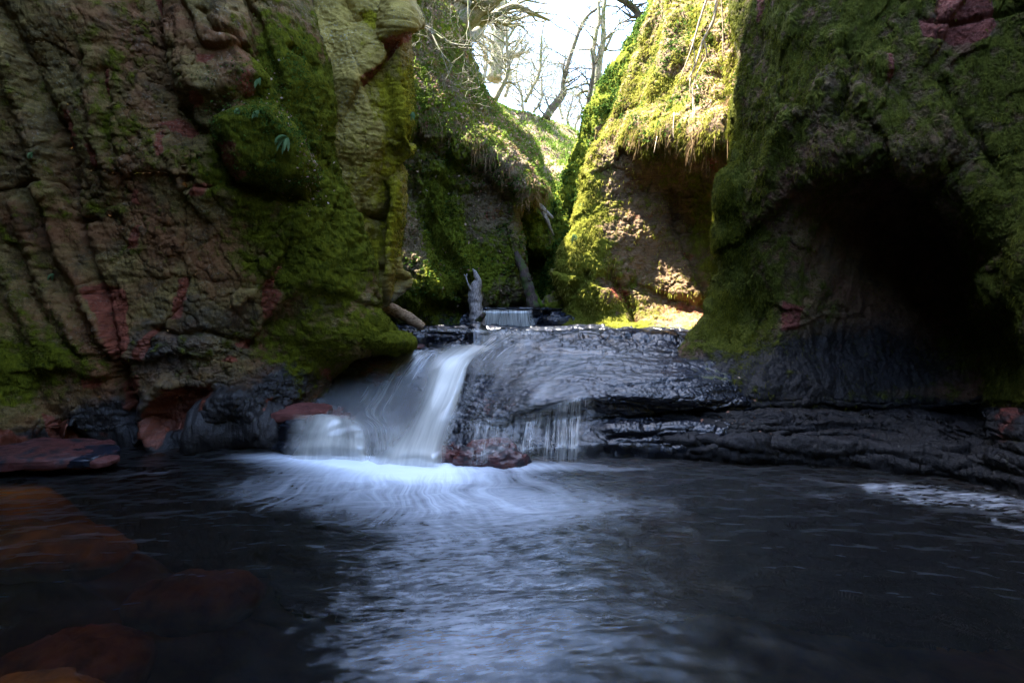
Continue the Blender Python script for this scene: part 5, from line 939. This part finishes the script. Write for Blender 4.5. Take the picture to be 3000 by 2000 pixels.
# ================================================================== PLANTS
def fern(label, c, n, ln, wd, seed, out=(0, -1, 0)):
    rnd = random.Random(seed); e = empty('fern', c, label, 'fern', 'ferns on the rock faces')
    for k in range(n):
        a = rnd.uniform(-.7, .7); d_ = np.array([math.sin(a), -.7, rnd.uniform(-1.2, .3)]); d_ /= np.linalg.norm(d_); L = ln * rnd.uniform(.6, 1.1)
        pts = []; p_ = np.zeros(3)
        for i in range(9): pts.append(p_.copy()); p_ = p_ + d_ * L / 8; d_ = d_ + np.array([0, 0, -.28]); d_ /= np.linalg.norm(d_)
        pts = np.array(pts); t_ = unit(np.gradient(pts, axis=0)); s_ = unit(np.cross(t_, np.array([.1, -.9, .3]))); nn = np.cross(s_, t_)
        w_ = wd * np.sin(np.linspace(.25, 3.0, 9))[:, None] * (1 + .15 * np.cos(np.arange(9) * 3)[:, None])
        v = np.concatenate([pts - s_ * w_, pts - nn * w_ * .25, pts + s_ * w_]); f = []
        for i in range(8): f += [(i, i + 1, 9 + i + 1, 9 + i), (9 + i, 9 + i + 1, 18 + i + 1, 18 + i)]
        mesh_np('frond', v, np.array(f), M_FERN, attrs={'var': np.full(27, rnd.random())}, parent=e)
    return e
def on(part, X, Y, lift=.03):
    x_, y_ = proj(part.p); k = np.argmin((x_ - X) ** 2 + (y_ - Y) ** 2 + np.where(((np.array([0, 0, H]) - part.p) * part.n).sum(1) < 0, 1e6, 0)); return part.p[k] + part.n[k] * lift
fern('large strap leaved fern hanging from the moss on the left cliff', on(A, 838, 405, .04), 8, .24, .018, 1); fern('small blue green fern above the mossy shoulder', on(A, 752, 232, .03), 5, .16, .02, 2)
fern('tiny fern on the outcrop top at its left end', on(A, 700, 325, .03), 5, .12, .016, 3); fern('tiny fern on the outcrop top nearer the large fern', on(A, 752, 328, .03), 5, .12, .016, 4)
fern('little fern alone low on the far left of the cliff', on(A, 88, 450, .03), 5, .12, .013, 5); fern('bright little fern on the lower left ribs', on(A, 158, 802, .03), 5, .12, .014, 6)
fern('yellow green grass fern on the sunlit cliff edge, upper of two', on(E, 1700, 600, .04), 9, .30, .016, 7); fern('yellow green grass fern on the sunlit cliff edge, lower of two', on(E, 1685, 690, .04), 9, .28, .016, 8)
fern('fern tuft at the upper left rim of the yellow hollow', on(B2, 1205, 330, .03), 5, .2, .02, 9); fern('fern on the sunlit cliff beside the dark cliff edge', on(E, 2130, 225, .04), 7, .22, .02, 10)
fern('fern on the dim bank left of the stump', on(C, 1165, 860, .04), 5, .16, .016, 11)

front = lambda pt: (((np.array([0, 0, H]) - pt.p) * pt.n).sum(1) > -0.2 * np.linalg.norm(np.array([0, 0, H]) - pt.p, axis=1)) * 1.0
def area(pt):
    g_ = pt.p.reshape(pt.nv, pt.nu, 3); return (np.linalg.norm(np.cross(np.gradient(g_, axis=1), np.gradient(g_, axis=0)), axis=2)).ravel()
def inframe(pt, m=60):
    x_, y_ = proj(pt.p); return ((x_ > -m) & (x_ < 3000 + m) & (y_ > -m - 60) & (y_ < 1500)) * 1.0
def base(pt): return area(pt) * front(pt) * inframe(pt)
nz = lambda pt, s_, a, b, sd=0: sst(a, b, fbm(pt.p, s_, 4, seed=sd))
# grassy slope
slope = (1 - sst(-10, 60, C_PY - np.interp(C_PX, [1100, 1200, 1280, 1360, 1440, 1510, 1560], [280, 310, 350, 385, 420, 465, 540])))
stuff('grass', M_GRASS, 'green grass and wood rush on the slope above the shaded wall', 'grass', [scatter(C, 42000, base(C) * slope * (.15 + nz(C, 1.2, -.2, .5, 1)), lambda p_, n_, k: blades(p_, n_, k, .12, .018, .5, .5, .5)), scatter(S, 16000, base(S) * (.2 + nz(S, .8, -.1, .5, 2)), lambda p_, n_, k: blades(p_, n_, k, .3, .03, .6, .5, .4))])
brow = np.exp(-((C_PY - np.interp(C_PX, [1100, 1200, 1280, 1360, 1440, 1510, 1560], [300, 330, 370, 405, 435, 480, 555])) / 26) ** 2)
stuff('dead_grass', M_DEAD, 'brown dead grass and rootlets hanging over the brow', 'grass', [scatter(C, 8000, base(C) * (brow * (.2 + nz(C, 1.5, -.1, .4, 3)) + .35 * slope * nz(C, 1.7, 0, .4, 4)), lambda p_, n_, k: blades(p_, n_, k, .13, .010, -.3, .6, 1.3)),
    scatter(E, 1100, base(E) * np.exp(-((E_PY - 395) / 34) ** 2) * (E_PX > 1780) * (.05 + nz(E, 3, 0, .5, 14)), lambda p_, n_, k: blades(p_, n_, k, .15, .007, -.2, .6, 1.2)), scatter(E, 500, base(E) * np.exp(-((E_PY - 300) / 20) ** 2 - ((E_PX - 2142) / 12) ** 2), lambda p_, n_, k: blades(p_, n_, k, .35, .014, -.6, .3, 1.4))])
stuff('leaf_litter', M_LITTER, 'pinkish fallen leaves caught on the slopes and ledges', 'leaf litter', [scatter(S, 9000, base(S), lambda p_, n_, k: leaves(p_, n_, k, .05, .03)), scatter(C, 9000, base(C) * (slope + .12), lambda p_, n_, k: leaves(p_, n_, k, .035, .03)),
    scatter(A, 520, base(A) * blobs(A.px, A.py, [(880, 480, 50, 60, 1), (810, 320, 20, 90, .8), (900, 590, 60, 40, .7), (700, 340, 60, 20, .6), (770, 190, 30, 40, .5)]), lambda p_, n_, k: leaves(p_, n_, k, .016, .03)),
    scatter(FC, 160, base(FC) * blobs(FC.px, FC.py, [(2050, 1150, 150, 40, 1), (2150, 1240, 120, 30, 1)]), lambda p_, n_, k: leaves(p_, n_, k, .018, .02))])
stuff('ivy', M_IVY, 'small ivy and liverwort leaves on the shaded walls', 'ivy', [scatter(D_, 30000, base(D_) * (.1 + nz(D_, 1, -.2, .4, 5)), lambda p_, n_, k: leaves(p_, n_, k, .035, .08)), scatter(C, 7000, base(C) * (1 - slope) * (.05 + nz(C, 1.3, 0, .5, 6)), lambda p_, n_, k: leaves(p_, n_, k, .03, .06)),
    scatter(A, 5000, base(A) * blobs(A.px, A.py, [(760, 400, 110, 100, 1), (830, 300, 60, 140, .8), (880, 540, 70, 60, .4)]) * (.15 + nz(A, 3, 0, .4, 7)), lambda p_, n_, k: leaves(p_, n_, k, .013, .05)),
    scatter(E, 6000, base(E) * (E_PY < 460) * (.05 + nz(E, 2, 0, .4, 8)), lambda p_, n_, k: leaves(p_, n_, k, .025, .06)), scatter(K, 3000, base(K), lambda p_, n_, k: leaves(p_, n_, k, .03, .06))])
stuff('moss', M_MOSSF, 'fuzzy green moss on the near cliffs', 'moss', [scatter(FC, 60000, base(FC) * (.05 + blobs(F_PX, F_PY, [(2160, 700, 60, 400, 2.0), (2120, 930, 100, 90, 1.5), (2300, 300, 200, 300, .5), (2900, 900, 150, 400, .2)])) * (F_PY < 1190) * (.1 + nz(FC, 2.5, -.3, .4, 9)), lambda p_, n_, k: blades(p_, n_, k, .032, .006, -.3, .5, .9)),
    scatter(A, 45000, base(A) * blobs(A.px, A.py, [(830, 300, 90, 170, 1), (940, 450, 60, 180, .8), (1010, 740, 110, 160, .7), (1130, 960, 60, 60, 1), (850, 780, 140, 90, .4), (830, 1010, 170, 100, .3), (180, 1060, 170, 90, .4)]) * (.1 + nz(A, 3, -.2, .4, 10)), lambda p_, n_, k: blades(p_, n_, k, .020, .005, -.1, .7, .6)),
    scatter(B2, 6000, base(B2) * blobs(B2.px, B2.py, [(1200, 330, 30, 150, 1), (1160, 620, 20, 200, .6)]), lambda p_, n_, k: blades(p_, n_, k, .03, .008, -.1, .7, .6)),
    scatter(C, 12000, base(C) * blobs(C_PX, C_PY, [(1300, 690, 80, 190, 1), (1350, 800, 30, 60, .6)]), lambda p_, n_, k: blades(p_, n_, k, .05, .012, -.2, .7, .8))])
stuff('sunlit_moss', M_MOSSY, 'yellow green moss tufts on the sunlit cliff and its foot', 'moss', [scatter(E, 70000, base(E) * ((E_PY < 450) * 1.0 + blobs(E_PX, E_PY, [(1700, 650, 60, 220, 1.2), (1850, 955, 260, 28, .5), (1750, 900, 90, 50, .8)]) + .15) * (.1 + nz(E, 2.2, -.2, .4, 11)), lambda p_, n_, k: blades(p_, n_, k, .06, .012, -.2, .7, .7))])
